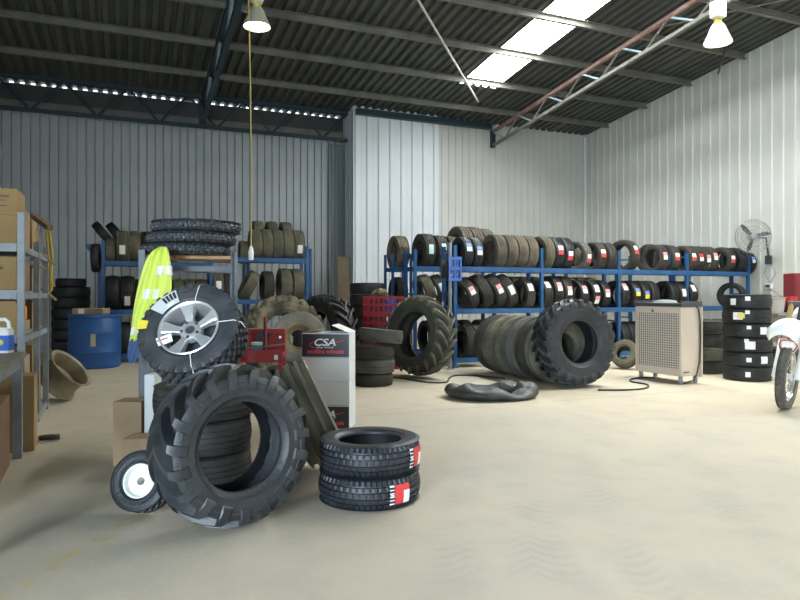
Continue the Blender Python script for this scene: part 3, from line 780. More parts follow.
# two new highway tyres in front
C = up_at(369.5, 3.87, 0)
def lt(C, z, label, yaw_):
    n = Vector((0, 0, 1)); o = tyre('car_tyre', 'highway', Vector((C.x, C.y, z)), n, label, RUB_NEW)
    d = facing(C, yaw_, 0); l = frame_x(n).inverted() @ d; a = math.atan2(l.z, l.y)
    R, W = .303, .18
    for (nm, mats, off, half, x0, x1) in (('label_sticker', (LAB_W,), -.20, .045, -.055, .052), ('label_sticker', (LAB_R,), -.055, .105, -.055, .052), ('label_sticker', (LAB_W,), .125, .075, -.055, .016), ('label_sticker', (LAB_R,), .125, .075, .016, .052)):
        link(nm, sticker_mesh(R, x0, x1, half, mats, crown=.014, W=W), o, M=Matrix.Rotation(a+off, 4, 'X'))
    mbt = MB()
    for i in range(5): mbt.box(-.045+i*.019, -.033+i*.019, R+.0034, R+.0042, -.018, .018)
    mbt.obj('label_print', [BLACK_C], o, M=Matrix.Rotation(a-.20, 4, 'X'), smooth=False)
    return o
lt(C, .0905, 'new black tyre with red and white label, lower of the two in front', 36)
C2 = C+Vector((.004, .003, 0))
lt(C2, .2725, 'new black tyre with red and white label, upper of the two in front', 63)

# ================================================================== TRACTOR TYRES AND THE FRONT GROUP
def stand(name, kind, u, d, R, W, yaw, elev, label, m, spin=0, z_extra=0.0, **k):
    p = up_at(u, d, 0); n = facing(p, yaw, elev)
    e = abs(R_(elev)); p.z = R*math.cos(e)+W*.46*math.sin(e)+z_extra
    return tyre(name, kind, p, n, label, m, spin=spin, **k)
stand('tractor_tyre', 'tractor', 231.5, 3.40, .415, .31, 25, 3, 'big black lugged tractor tyre leaning in front of the tyre stack', RUB_BIG, spin=.1)
stand('tractor_tyre', 'tractor_tall', 420, 9.50, .59, .40, -44, 9, 'black tractor tyre leaning beside the red crates and blue post', RUB_T2, spin=.2)
# row of dusty tyres standing face to face, ended by a lugged tyre
Xr = 5.36
p0 = Vector((Xr, 6.95, .585)); nrow = Vector((0.0, -1, .06)).normalized()
tyre('tractor_tyre', 'tractor_wide', p0, Vector((-.04, -1, .07)), 'black lugged tyre ending the row of dusty tyres', RUB_BIG, spin=.3)
yy = 6.95+.20
for i in range(6):
    yy += .139
    tyre('truck_tyre', 'big', Vector((Xr+random.uniform(-.02, .03)+.0, yy+.012, .452)), Vector((0, -1, 0)), 'dusty grey tyre, %s behind the lugged end tyre in the standing row' % ORD[i], (RUB_ROLL, RUB_WORN, RUB_GREY, RUB_ROLL)[i % 4], spin=random.random()*6, sc=.955)
    yy += .139
# muddy tractor tyre, dark edge-on tractor tyre and pale implement wheel behind the cartons
stand('tractor_tyre', 'tractor_tall', 283, 8.8, .59, .40, 20, 8, 'mud-caked tractor tyre behind the red tool stand', RUB_MUD, spin=.0)
p = up_at(325, 9.4, .62); tyre('tractor_tyre', 'tractor_tall', p, facing(p, -52, 4), 'dark tractor tyre showing its tread beside the brown board', RUB_BLK, spin=.13)
p = up_at(299, 7.2, 0)
for i in range(2):
    tyre('truck_tyre', 'big', Vector((p.x, p.y, 0.103+i*.205)), (0, 0, 1), 'dark tyre lying %s the pale implement wheel' % ('on the floor under' if i == 0 else 'directly beneath'), RUB_BLK, sc=.76, wsc=.98)
q = Vector((p.x, p.y, .42+.28)); n = facing(q, 6, 14)
t = thing('implement_wheel', 'pale grey implement tyre with ochre rim behind the white cartons', 'wheel', M=Matrix.Translation(q+Vector((0, 0, .02))) @ frame_x(n))
link('tyre', kind_mesh('implement', RUB_PALE), t)
m = MB(); m.lathe([(.160, .055), (.145, .05), (.135, .03), (.118, .0), (.098, .005), (.098, -.01), (.12, -.025), (.14, -.05), (.158, -.06)], 40, axis='X', closed=True); m.obj('rim', [YEL_RIM], t)

# leaning ribbed front tyre
p = up_at(308, 4.42, .40); n = (RT*.88+UP*.42+FW*.17).normalized()
tyre('tractor_tyre', 'rib', p, n, 'narrow ribbed tyre leaning between tractor tyre and stacked new tyres', mat('rubber_rib', (.14, .125, .09), .85, c2=(.21, .19, .14), scale=4), spin=.2)

# stack under the alloy wheel: three tyres
C = up_at(203, 4.2, 0)
stack(C, [('car', mat('rubber_road', (.025, .025, .025), .6, c2=(.045, .044, .042), scale=5), .99, .0, 0, 0, [], 1.06) for i in range(3)], labels=['worn road tyre, %s of the stack behind the big tractor tyre' % q for q in ('lowest', 'middle', 'topmost')])

# small wheel with white rim
p = up_at(144, 3.56, 0); n = facing(p, -30, 20); p.z = .165*math.cos(R_(20))+.0675*math.sin(R_(20))
t = thing('garden_wheel', 'small turf wheel with white rim leaning on the tractor tyre', 'wheel', M=Matrix.Translation(p) @ frame_x(n))
link('tyre', kind_mesh('turf', RUB_NEW), t)
m = MB(); m.lathe([(.092, .056), (.088, .060), (.082, .056), (.078, .02), (.055, .012), (.05, .03), (.022, .034), (.02, .0), (.02, -.03), (.05, -.03), (.08, -.05), (.09, -.055)], 40, axis='X'); m.obj('rim', [WHITE_P], t)

# alloy wheel with mud tyre, leaning on the stack
p = up_at(194, 3.97, .955); n = facing(p, -23, 33)
Ma = Matrix.Translation(p) @ frame_x(n)
t = thing('alloy_wheel', 'silver five-spoke alloy wheel with chunky black tyre on the stack', 'wheel', M=Ma)
link('tyre', kind_mesh('mud', mat('rubber_mudterrain', (.028, .032, .038), .6, c2=(.06, .062, .068), scale=6)), t)
m = MB(); m.lathe([(.178, .095), (.186, .10), (.180, .104), (.170, .098), (.164, .07), (.160, .0), (.157, -.09), (.170, -.10), (.174, -.098), (.172, -.085)], 56, axis='X', closed=True); m.obj('rim', [ALLOY], t)
m = MB(); m.lathe([(.0, -.03), (.155, -.03), (.155, -.04), (0, -.04)], 40, axis='X'); m.obj('brake_side_disc', [DARK_ST], t)
for k in range(5):
    m = MB()
    # spoke profile: y across, z outwards, x towards the viewer
    secs = [(.030, .027, .060, .035), (.062, .022, .070, .030), (.10, .025, .078, .035), (.14, .034, .088, .05), (.171, .044, .093, .06)]
    vs = []; fs = []
    for (z, hw, xf, th) in secs: vs += [(xf-th, -hw*1.1, z), (xf-.006, -hw, z), (xf, -hw*.75, z), (xf, hw*.75, z), (xf-.006, hw, z), (xf-th, hw*1.1, z)]
    for q in range(len(secs)-1):
        for e in range(6): fs.append((q*6+e, q*6+(e+1) % 6, q*6+6+(e+1) % 6, q*6+6+e))
    fs += [(5, 4, 3, 2, 1, 0), tuple(24+i for i in range(6))]
    m.add(vs, fs); m.obj('spoke', [ALLOY], t, M=Matrix.Rotation(2*PI*k/5+.30, 4, 'X'), angle=25)
m = MB(); m.lathe([(.0, .04), (.028, .04), (.030, .072), (.042, .074), (.060, .068), (.068, .055), (.068, .02), (0, .02)], 40, axis='X'); m.obj('hub', [ALLOY], t)
for k in range(5):
    a = 2*PI*k/5+.9; m = MB(); m.lathe([(0, .074), (.010, .074), (.012, .060), (0, .06)], 6, axis='X', T=Matrix.Translation((0, .051*math.cos(a), .051*math.sin(a)))); m.obj('wheel_nut', [DARK_ST], t)
m = MB(); m.lathe([(0, .062), (.026, .062), (.027, .052), (0, .052)], 24, axis='X'); m.obj('centre_cap', [DARK_ST], t)
def side_patch(mb, a0, a1, r0, r1, x=.1145, m=0, th=.003):
    vs = []; fs = []; n_ = 6
    for lay in (0, 1):
        for i in range(n_+1):
            a = a0+(a1-a0)*i/n_
            for r in (r0, r1): vs.append((x+th*lay, r*math.cos(a), r*math.sin(a)))
    o2 = 2*(n_+1)
    for i in range(n_):
        b = 2*i; fs += [(b, b+1, b+3, b+2), (o2+b+2, o2+b+3, o2+b+1, o2+b), (b, b+2, o2+b+2, o2+b), (b+1, o2+b+1, o2+b+3, b+3)]
    fs += [(0, o2, o2+1, 1), (2*n_, 2*n_+1, o2+2*n_+1, o2+2*n_)]
    mb.add(vs, fs, m)
# in the wheel's own frame: y is to the viewer's right, z is up
m = MB(); side_patch(m, R_(118), R_(156), .190, .285); o = m.obj('tyre_tag', [mat('tag_grey', (.62, .64, .64), .5)], t); o['label'] = 'pale grey printed tag'
m = MB()
for i in range(4): side_patch(m, R_(120+i*5), R_(123.5+i*5), .225, .275, x=.1178, th=.001)
m.obj('tag_print', [BLACK_C], o)
m = MB(); side_patch(m, R_(126), R_(140), .195, .212, x=.1178, th=.0015); m.obj('tag_patch', [LAB_W], o)
m = MB(); side_patch(m, R_(173), R_(185), .25, .308, x=.114, th=.004); o = m.obj('yellow_tape', [LAB_Y], t); o['label'] = 'strip of yellow tape'
m = MB(); m.box(.098, .100, -.235, -.105, -.060, .0, T=Matrix.Rotation(R_(24), 4, 'X')); o = m.obj('paper_tag', [LAB_W], t); o['label'] = 'white paper tag on a string'
m = MB(); m.box(.1003, .1010, -.21, -.13, -.028, -.020, T=Matrix.Rotation(R_(24), 4, 'X')); m.obj('tag_print', [RED_T], o)
for a in (R_(88), R_(8), R_(-72)):
    m = MB(); ca, sa = math.cos(a), math.sin(a)
    m.tube([(.095, .172*ca, .172*sa), (.118, .19*ca, .19*sa), (.118, .28*ca, .28*sa), (.085, .316*ca, .316*sa), (.02, .322*ca, .322*sa)], .0028, 6); m.obj('cable_tie', [LAB_W], t)

# ================================================================== GREY SHELF WITH MOTORCYCLE TYRES
ru = ray(215, HOR); dirv = Vector((ru.x, ru.y, 0)).normalized(); rz = math.atan2(dirv.y, dirv.x)-PI/2
sc_ = up_at(190, 5.12, 0)
t = thing('shelf_unit', 'grey steel shelf holding motorcycle tyres behind the alloy wheel', 'shelf', sc_, rz)
hw, hd = .335, .22
for sx in (-1, 1):
    for sy in (-1, 1):
        m = MB(); m.box(-.022, .022, -.004, .004, 0, 1.535, T=Matrix.Translation((0, -.018*-sy*-1, 0))); m.box(-.022*sx-.004 if sx > 0 else .018, -.022*sx+.004 if sx > 0 else .026, -.02, .02, 0, 1.535)
        m.obj('post', [SHELF_ST], t, (sx*hw, sy*hd, 0), smooth=False)
for z in (1.40, .55):
    for sy in (-1, 1):
        m = MB(); m.box(-hw, hw, -.012, .012, z-.02, z+.02); m.obj('rail', [SHELF_ST], t, (0, sy*(hd-.03), 0), smooth=False)
m = MB(); m.box(-hw+.03, hw-.03, -hd+.02, hd-.02, 1.475, 1.50); m.obj('top_board', [WOOD], t, smooth=False)
m = MB(); m.box(-hw+.03, hw-.03, -hd+.02, hd-.02, .57, .59); m.obj('lower_board', [SHELF_ST], t, smooth=False)
dx_ = Vector((math.cos(rz), math.sin(rz), 0))
for i, (dx, w_, lb) in enumerate(((-.03, 1.0, 'lowest'), (.015, .92, 'middle'), (.05, .95, 'topmost'))):
    tyre('motorcycle_tyre', 'knobby', Vector((sc_.x, sc_.y, 1.502+.046+i*.0895))+dx_*dx, Vector((0, 0, 1)), 'knobby motorcycle tyre, %s of the three on the grey shelf' % lb, RUB_KN, spin=i*.7, sc=1.0, wsc=.68)
p = at(148, 234, 6.3)
m = MB(); 
# ================================================================== HI-VIS JACKET hanging from the shelf's corner
def jacket():
    base = at(150, 300, 4.62)
    t = thing('hi_vis_jacket', 'yellow hi-vis jacket with silver tape hanging off the grey shelf', 'jacket', base, -YAW)
    k = 4.62/FPX
    # outline rows: v, left u, right u
    rows = [(247, 159.5, 166.5), (251, 152.5, 168.5), (257, 147.5, 169.5), (266, 143.5, 171), (276, 140.5, 171.5), (288, 137.5, 171.5), (300, 135, 168.5), (312, 133, 163), (324, 131.5, 156), (336, 130, 149), (341, 129.5, 145.5)]
    def sheet(rows, name, m, depth=.05, off=0.0, folds=3.2, infl=0.0, seg=26, amp=.020):
        mb = MB(); vs = []; n = seg
        for lay in (0, 1):
            for (v, l, r) in rows:
                for i in range(n+1):
                    f = i/n; u = l-infl+(r-l+2*infl)*f
                    x = (u-150)*k; z = (300-v)*k
                    edge = math.sin(PI*min(1, max(0, f)))**.5
                    fold = amp*math.sin(folds*2*PI*f+v*.045)*edge
                    y = (-depth*edge*.5+fold-off) if lay == 0 else (depth*edge*.5+fold*.4+off+.004)
                    vs.append((x, y, z))
        L = len(rows)*(n+1); fs = []
        for j in range(len(rows)-1):
            for i in range(n):
                a = j*(n+1)+i; fs += [(a, a+n+1, a+n+2, a+1), (L+a+1, L+a+n+2, L+a+n+1, L+a)]
        for j in range(len(rows)-1):
            for e in (0, n):
                a = j*(n+1)+e; q = (a, L+a, L+a+n+1, a+n+1); fs.append(q if e == 0 else q[::-1])
        for j in (0, len(rows)-1):
            for i in range(n):
                a = j*(n+1)+i; q = (a, a+1, L+a+1, L+a); fs.append(q if j == 0 else q[::-1])
        mb.add(vs, fs); return mb.obj(name, [m], t, angle=60)
    def cut(v0, v1):
        out = []
        def lr(v):
            for a, b in zip(rows, rows[1:]):
                if a[0] <= v <= b[0]:
                    f = (v-a[0])/(b[0]-a[0]); return (v, a[1]+(b[1]-a[1])*f, a[2]+(b[2]-a[2])*f)
        for i in range(4): out.append(lr(v0+(v1-v0)*i/3))
        return out
    sheet(rows, 'body', HIVIS)
    c1 = cut(266, 275); c1 = [(v, l+13.5, r) for v, l, r in c1]; o = sheet(c1, 'reflective_tape', REFL, off=.012, infl=.3); o['label'] = 'silver reflective tape on the chest'
    c2 = [(v, l+6+i*.4, r-11) for i, (v, l, r) in enumerate(cut(289, 299))]; o = sheet(c2, 'reflective_tape', REFL, off=.012); o['label'] = 'silver reflective tape on the sleeve'
    c3 = [(v, l+1, r-8) for v, l, r in cut(327, 335)]; o = sheet(c3, 'reflective_tape', REFL, off=.012); o['label'] = 'silver reflective tape near the cuff'
    o = sheet([(339, 129.3, 144), (345, 128.3, 141.5), (352, 127.5, 139), (358, 127.8, 137.5), (363, 129.5, 135)], 'cuff', NAVY_C, depth=.045, folds=2, amp=.01); o['label'] = 'navy blue lower sleeve'
    m = MB(); m.tube([(.03, .0, .345), (.06, .05, .36), (.08, .15, .335), (.09, .262, .318)], .006, 6); o = m.obj('hook', [DARK_ST], t)
jacket()
# small dark tyre at the knobby stack's side
p = at(149, 233, 5.75)
tyre('motorcycle_tyre', 'knobby', Vector((p.x, p.y, 1.72)), (0, 0, 1), 'dark small tyre peeking out behind the knobby stack', RUB_BLK, sc=.0001+.45) if False else None

# ================================================================== CARTONS
def carton(label, loc, rotz, sx, sy, sz, m=CARD, marks=(), tape=True, name='cardboard_carton', group=None):
    """box with its base centre at loc; marks on the -Y face: (x0, x1, z0, z1)"""
    t = thing(name, label, 'carton', loc, rotz, group)
    b = MB(); b.box(-sx/2, sx/2, -sy/2, sy/2, 0, sz); b.obj('box', [m], t, smooth=False, bev=.004)
    if tape:
        b = MB(); b.box(-.025, .025, -sy/2-.0012, sy/2+.0012, sz, sz+.0014); b.box(-.025, .025, -sy/2-.0014, -sy/2-.0004, sz-.06, sz+.0014); b.obj('tape', [CARD_TAN], t, smooth=False)
    for (x0, x1, z0, z1) in marks:
        b = MB(); b.box(x0, x1, -sy/2-.0016, -sy/2-.0004, z0, z1); b.obj('printed_marking', [PRINT], t, smooth=False)
    return t
# white wheel cartons with printed ends
def wheel_carton(label, loc, rotz, upside):
    sx, sy, sz = .435, .30, .43
    t = thing('wheel_carton', label, 'carton', loc, rotz, None)
    b = MB(); b.box(-sx/2, sx/2, -sy/2, sy/2, 0, sz); b.obj('box', [WHITE_C], t, smooth=False, bev=.004)
    z0, z1 = (.215, sz-.012) if not upside else (.012, .205)
    b = MB(); b.box(-sx/2+.004, sx/2-.004, -sy/2-.002, -sy/2-.0002, z0, z1); pn = b.obj('print_panel', [BLACK_C], t, smooth=False); pn['label'] = 'black printed panel'
    b = MB(); b.box(-sx/2+.01, sx/2-.01, -sy/2-.0012, -sy/2-.0002, (.205 if not upside else .215), (.209 if not upside else .219)); b.obj('lid_seam', [GREY_ST], t, smooth=False)
    def text(body, size, x, z, m, shear=.25, off=.0, sxx=1.0):
        cu = bpy.data.curves.new('lettering', 'FONT'); cu.body = body; cu.size = size; cu.shear = shear; cu.align_x = 'CENTER'; cu.extrude = .0004; cu.offset = off
        o = bpy.data.objects.new('lettering', cu); col.objects.link(o)
        dg = bpy.context.evaluated_depsgraph_get(); me = bpy.data.meshes.new_from_object(o.evaluated_get(dg)); bpy.data.objects.remove(o)
        me.materials.clear(); me.materials.append(m)
        link('lettering', me, pn, M=Matrix.Translation((x, -sy/2-.0028, z)) @ Matrix.Rotation(PI/2, 4, 'X') @ Matrix.Diagonal((sxx, 1, 1, 1)))
    h = z1-z0
    text('CSA', .088, -.01, z0+h*.50, LAB_W, off=.002, sxx=1.25)
    text('CSA', .088, -.01, z0+h*.50, BLACK_C, off=-.0035, sxx=1.25) if False else None
    text('alloy wheels', .028, -.005, z0+h*.385, LAB_W, sxx=1.15)
    text('mullins wheels', .052, 0.0, z0+h*.16, RED_T, shear=.1, off=.0012, sxx=1.1)
    sw = MB(); P = [(-.135, .46), (-.145, .55), (-.11, .42), (-.02, .50+.10), (.10, .66), (.165, .80), (.10, .70), (-.02, .64), (-.10, .47)]
    for i in range(1):
        sw.tube([(-.10, -sy/2-.003, z0+h*.40), (-.14, -sy/2-.003, z0+h*.46), (-.135, -sy/2-.003, z0+h*.58), (-.11, -sy/2-.003, z0+h*.66)], .004, 6)
        sw.tube([(.10, -sy/2-.003, z0+h*.64), (.14, -sy/2-.003, z0+h*.70), (.165, -sy/2-.003, z0+h*.73)], .0045, 6)
    sw.obj('logo_stroke', [RED_T], pn)
    return t
wc = up_at(329, 5.95, 0); wr = -YAW+R_(-6)
wheel_carton('white wheel carton with black print, lower of two by the small tyres', wc, wr, True)
t = wheel_carton('white wheel carton with open flaps on top of another', wc+Vector((0, 0, .432)), wr, False)
b = MB(); b.box(-.10, .0, -.003, .003, 0, .15, T=Matrix.Translation((.21, .0, .43)) @ Matrix.Rotation(R_(-66), 4, 'Y'))
b = MB(); b.add([(.215, -.15, .43), (.215, .15, .43), (.06, .15, .495), (.06, -.15, .495), (.215, -.15, .436), (.215, .15, .436), (.06, .15, .501), (.06, -.15, .501)], [(0, 1, 2, 3), (7, 6, 5, 4), (0, 4, 5, 1), (2, 6, 7, 3), (1, 5, 6, 2), (0, 3, 7, 4)]); b.obj('flap', [WHITE_P], t, smooth=False)
b = MB(); b.add([(-.21, -.15, .4305), (-.21, .15, .4305), (-.06, .15, .452), (-.06, -.15, .452), (-.21, -.15, .4345), (-.21, .15, .4345), (-.06, .15, .456), (-.06, -.15, .456)], [(0, 1, 2, 3), (7, 6, 5, 4), (0, 4, 5, 1), (2, 6, 7, 3), (1, 5, 6, 2), (0, 3, 7, 4)]); b.obj('flap', [CARD_TAN], t, smooth=False)
# brown cartons and a white one behind the small turf wheel
p = up_at(133, 4.66, 0)
carton('tan carton standing on the floor behind the small turf wheel', p, -YAW, .20, .2, .45, CARD_TAN, tape=False)
p = up_at(141, 4.42, 0)
carton('low tan carton on the floor beside the road tyre stack', p, -YAW+.05, .18, .18, .24, CARD_TAN, tape=True)
p = up_at(153, 4.63, 0)
t = carton('tall white carton between the tan cartons and the shelf leg', p, -YAW, .07, .14, .64, WHITE_C, tape=False)

# ---- carton shelf at the far left (runs along Y)
sx0, sx1, sy0, sy1 = -1.55, -.80, 6.05, 7.75
t = thing('carton_shelf', 'tall grey steel shelving packed with cardboard cartons', 'shelf', (sx0, sy0, 0))
for x in (sx0, sx1):
    for y in (sy0, sy0+.97, sy1):
        m = MB(); m.box(-.025, .025, -.025, .025, 0, 1.87 if y == sy0 else 1.70); m.obj('post', [GREY_ST], t, (x-sx0, y-sy0, 0), smooth=False)
SH = [.10, .88, 1.24, 1.62]
for z in SH:
    m = MB(); m.box(.03, sx1-sx0-.03, .03, sy1-sy0-.03, z-.02, z); m.obj('shelf_board', [GREY_ST], t, smooth=False)
    for x in (0, sx1-sx0):
        m = MB(); m.box(x-.02, x+.02, .03, sy1-sy0-.03, z-.07, z-.02); m.obj('rail', [GREY_ST], t, smooth=False)
    m = MB(); m.box(.03, sx1-sx0-.03, -.02, .02, z-.07, z-.02); m.obj('rail', [GREY_ST], t, smooth=False)
xm = (sx0+sx1)/2
mk1 = [(-.30, -.20, .10, .16), (-.16, .10, .15, .17), (-.16, .02, .11, .125)]
def shc(label, y, z, sx=.66, sy=.42, sz=.30, m=CARD, marks=(), dx=0.0, rz=0.0): return carton(label, (xm+dx, y, z+.002), rz, sx, sy, sz, m, marks)
yy0 = sy0+.26
shc('large carton on the top shelf beneath the one with a round mark', yy0, 1.62, sz=.228, marks=[(.02, .18, .12, .135), (.0, .2, .08, .09), (.0, .16, .18, .19)])
c_ = shc('uppermost large carton with dark round mark at the front of the top shelf', yy0+.01, 1.85, sz=.215, marks=[(.12, .27, .145, .158), (.12, .25, .115, .122), (.10, .26, .07, .078)], dx=.01)
b = MB(); b.lathe([(0, 0), (.045, 0), (.045, .0015), (0, .0015)], 24, T=Matrix.Translation((.06, -.2115, .115)) @ Matrix.Rotation(PI/2, 4, 'X')); b.obj('printed_marking', [mat('green_ink', (.05, .09, .02), .8)], c_)
for nm_, z_, hs in (('top', 1.62, (.33, .30, .22)), ('third', 1.24, (.27, .22, .26)), ('second', .88, (.09, .27, .20)), ('lowest', .10, (.55, .62, .46))):
    for k_, (dy_, sy_) in enumerate(((.435, .34), (.92, .36), (1.275, .26))):
        shc('tan carton %s along the %s shelf of the shelving' % (('second', 'third', 'last')[k_], nm_), yy0+dy_, z_, sx=.64, sy=sy_, sz=hs[k_], m=(CARD_TAN, CARD, CARD_D)[(k_+len(nm_)) % 3], dx=.012)
shc('carton with bold printed lines at the front of the third shelf', yy0, 1.24, sz=.27, marks=[(-.1, .24, .165, .19), (-.1, .2, .13, .14), (-.1, .2, .10, .108), (-.1, .18, .07, .08)])
shc('carton with thin printed lines at the front of the second shelf', yy0, .88, sz=.27, marks=[(-.1, .22, .17, .18), (-.1, .2, .13, .138), (-.1, .2, .09, .098)])
shc('plain carton at the front of the lowest shelf', yy0, .10, sz=.58, marks=[(-.1, .22, .38, .40), (-.1, .2, .34, .35)])
# timber strips poking out, webbing, an orange bottle
for i, (uv0, uv1, d, lb, w) in enumerate((((32.5, 258.5), (44.5, 269), 6.6, 'pale timber strip poking from the middle shelf cartons, lower', .028), ((44, 254), (54, 264), 6.40, 'pale timber strip poking out nearest the grey wall', .028), ((38, 285), (56, 300), 7.1, 'pale timber strip leaning low at the shelf end', .03), ((33, 215.5), (50, 228), 7.0, 'flattened brown card lying on top of the far cartons', .06))):
    a = at(*uv0, d); bb = at(*uv1, d-.25)
    m = MB(); m.bar(a, bb, w, .012 if i < 3 else .05); tag(m.obj('timber_strip' if i < 3 else 'flat_card', [CARD_TAN if i < 3 else CARD_D], smooth=False), lb, 'timber' if i < 3 else 'card')
p0 = at(46.5, 232, 7.75); p1 = at(49, 258, 7.75); p2 = at(52, 285, 7.7); p3 = at(50, 292, 7.7)
m = MB(); m.tube([p0, p1, p2, p3], .016, 8); m.tube([p0+Vector((.03, .0, 0)), p1+Vector((.035, 0, 0)), p2+Vector((-.02, 0, .03)), p3+Vector((.02, 0, .02))], .014, 8); tag(m.obj('hanging_strap', [TAPE_Y]), 'yellow webbing strap hanging off the end of the shelving', 'strap')
# orange bottle standing on the lowest board's front edge
ob = Vector((sx1-.06, sy0+.50, 1.302))
t = thing('plastic_bottle', 'orange plastic bottle on a low carton in the shelving', 'bottle', (sx1-.10, 6.74, .975))
m = MB(); m.lathe([(0, 0), (.05, 0), (.055, .02), (.055, .11), (.03, .15), (.02, .16), (0, .16)], 20); m.obj('body', [ORANGE], t)
m = MB(); m.lathe([(0, .16), (.022, .16), (.022, .185), (0, .185)], 16); m.obj('cap', [WHITE_P], t)
# carton on the floor, caster dolly
p = fl(30, 440); carton('yellowish carton on the floor at the foot of the shelving', (-.84, 5.82, 0), .03, .34, .26, .58, CARD, tape=True)
t = thing('cable_coil', 'small black coil of cable on the floor beside the carton', 'cable', (-.60, 6.05, 0))
m = MB(); m.tube([(.07*math.cos(a*.5), .05*math.sin(a*.5), 0.014+.0012*a) for a in range(26)], .012, 6); m.obj('coil', [CORDM], t)
# work bench
bx0, bx1, by0, by1 = -1.75, -.70, 3.2, 5.55
t = thing('work_bench', 'grey work bench with white jerrycan on it', 'bench', (bx0, by0, 0))
m = MB(); m.box(0, bx1-bx0, 0, by1-by0, .735, .775); m.obj('bench_top', [BENCH], t, smooth=False, bev=.004)
m = MB(); m.box(.03, bx1-bx0-.03, .03, by1-by0-.03, .66, .735); m.obj('apron', [GREY_ST], t, smooth=False)
for x in (.05, bx1-bx0-.05):
    for y in (.05, by1-by0-.05):
        m = MB(); m.box(x-.03, x+.03, y-.03, y+.03, 0, .66); m.obj('leg', [GREY_ST], t, smooth=False)
# jerrycan
p = at(1, 358, 4.75)
t = thing('jerrycan', 'white and blue plastic jerrycan on the work bench', 'jerrycan', (p.x, p.y, .777), -YAW)
m = MB(); m.prism([(-.075, -.05), (.06, -.05), (.075, -.035), (.075, .035), (.06, .05), (-.075, .05)], 0, .17); m.prism([(-.07, -.045), (.058, -.045), (.07, -.03), (.07, .03), (.058, .045), (-.07, .045)], .17, .185); m.obj('body', [WHITE_P], t, smooth=False, bev=.006)
m = MB(); m.prism([(-.077, -.052), (.0605, -.052), (.077, -.0355), (.077, .036), (.061, .052), (-.077, .052)], .02, .13); o = m.obj('label_band', [BLUE_PL], t, smooth=False); o['label'] = 'blue label band'
m = MB(); m.lathe([(0, .001), (.02, .001), (.02, 0), (0, 0)], 20, T=Matrix.Translation((.03, -.0525, .08)) @ Matrix.Rotation(PI/2, 4, 'X')); m.obj('badge', [LAB_Y], o)
m = MB(); m.tube([(-.05, 0, .18), (-.05, 0, .225), (-.02, 0, .245), (.03, 0, .245), (.055, 0, .225), (.06, 0, .18)], .013, 8); m.obj('handle', [WHITE_P], t)
m = MB(); m.box(-.10, .10, -.07, .07, 0, .003); tag(m.obj('paper_sheet', [LAB_W], None, (bx1-.16, 4.75, .776), .4, smooth=False), 'white paper sheet lying on the bench edge', 'paper')
# cartons under the bench
carton('dark brown carton under the bench near its far leg', (bx1-.27, 5.02, 0), .04, .42, .52, .50, CARD_D)
carton('dark brown carton under the bench at its near end', (bx1-.30, 4.25, 0), -.03, .46, .55, .58, CARD_D)

# ================================================================== STEEL RIM and DRUM
p = up_at(63, 7.35, 0); n = (RT*.74+UP*.66+FW*.02).normalized(); p.z = .262
t = thing('steel_wheel_rim', 'bare brown steel wheel rim leaning by the carton shelf', 'wheel rim', M=Matrix.Translation(p+Vector((0, 0, .03))) @ frame_x(n) @ Matrix.Diagonal((1.12, .86, .86, 1)))
m = MB(); m.lathe([(.30, .11), (.315, .115), (.315, .105), (.285, .095), (.262, .06), (.255, -.02), (.27, -.07), (.285, -.095), (.305, -.105), (.305, -.115), (.28, -.108), (.262, -.085), (.247, -.03), (.25, .06), (.275, .105)], 56, axis='X', closed=True); m.obj('barrel', [RIM_BR], t)
m = MB(); m.lathe([(.25, -.03), (.2, -.045), (.13, -.04), (.11, -.02), (.11, -.03), (.13, -.052), (.2, -.058), (.25, -.042)], 48, axis='X', closed=True); m.obj('disc', [RIM_BR], t)

p = up_at(95, 10.85, 0)
t = thing('plastic_drum', 'large blue plastic drum on the floor in front of the rack', 'drum', p)
m = MB(); m.lathe([(0, 0), (.375, 0), (.40, .03), (.405, .25), (.412, .27), (.405, .29), (.408, .56), (.415, .585), (.408, .61), (.40, .82), (.385, .855), (.34, .872), (0, .872)], 48); m.obj('body', [BLUE_DR], t)
m = MB(); m.lathe([(.36, .865), (.412, .865), (.412, .835), (.418, .835), (.418, .885), (.36, .885)], 48, closed=True); m.obj('lid_ring', [BLUE_DR], t)
f_ = facing(p, -4, 0); a = math.atan2(f_.y, f_.x); m = MB()
vs = []
for i in range(5):
    aa = a-.09+.045*i*1.0
    for z in (.37, .57): vs.append((.412*math.cos(aa), .412*math.sin(aa), z))
for i in range(5):
    aa = a-.09+.045*i*1.0
    for z in (.37, .57): vs.append((.4085*math.cos(aa), .4085*math.sin(aa), z))
fs = []
for i in range(4): fs += [(2*i, 2*i+2, 2*i+3, 2*i+1), (10+2*i, 10+2*i+1, 10+2*i+3, 10+2*i+2), (2*i, 10+2*i, 12+2*i, 2*i+2), (2*i+1, 2*i+3, 13+2*i, 11+2*i)]
fs += [(0, 1, 11, 10), (8, 18, 19, 9)]
m.add(vs, fs); m.obj('label_sticker', [mat('old_label', (.42, .38, .24), .7)], t)
q = p+Vector((-.05, -.1, .887))
t = carton('flat pale carton lying on the drum lid', q, -YAW, .50, .28, .095, CARD_TAN, tape=False)
m = MB(); m.box(-.15, -.05, -.1415, -.1402, .01, .085); m.obj('label_patch', [LAB_W], t, smooth=False)

# ================================================================== PLYWOOD BOARD
p0 = on_y(338.5, 295, 14.72); p1 = on_y(350.5, 295, 14.72)
m = MB(); m.box(0, p1.x-p0.x, -.012, .012, 0, 2.12, T=Matrix.Rotation(R_(-4), 4, 'X')); tag(m.obj('plywood_board', [PLY], None, (p0.x, 14.70, 0.002), 0, smooth=False), 'brown plywood board leaning at the corner of the white wall', 'board')

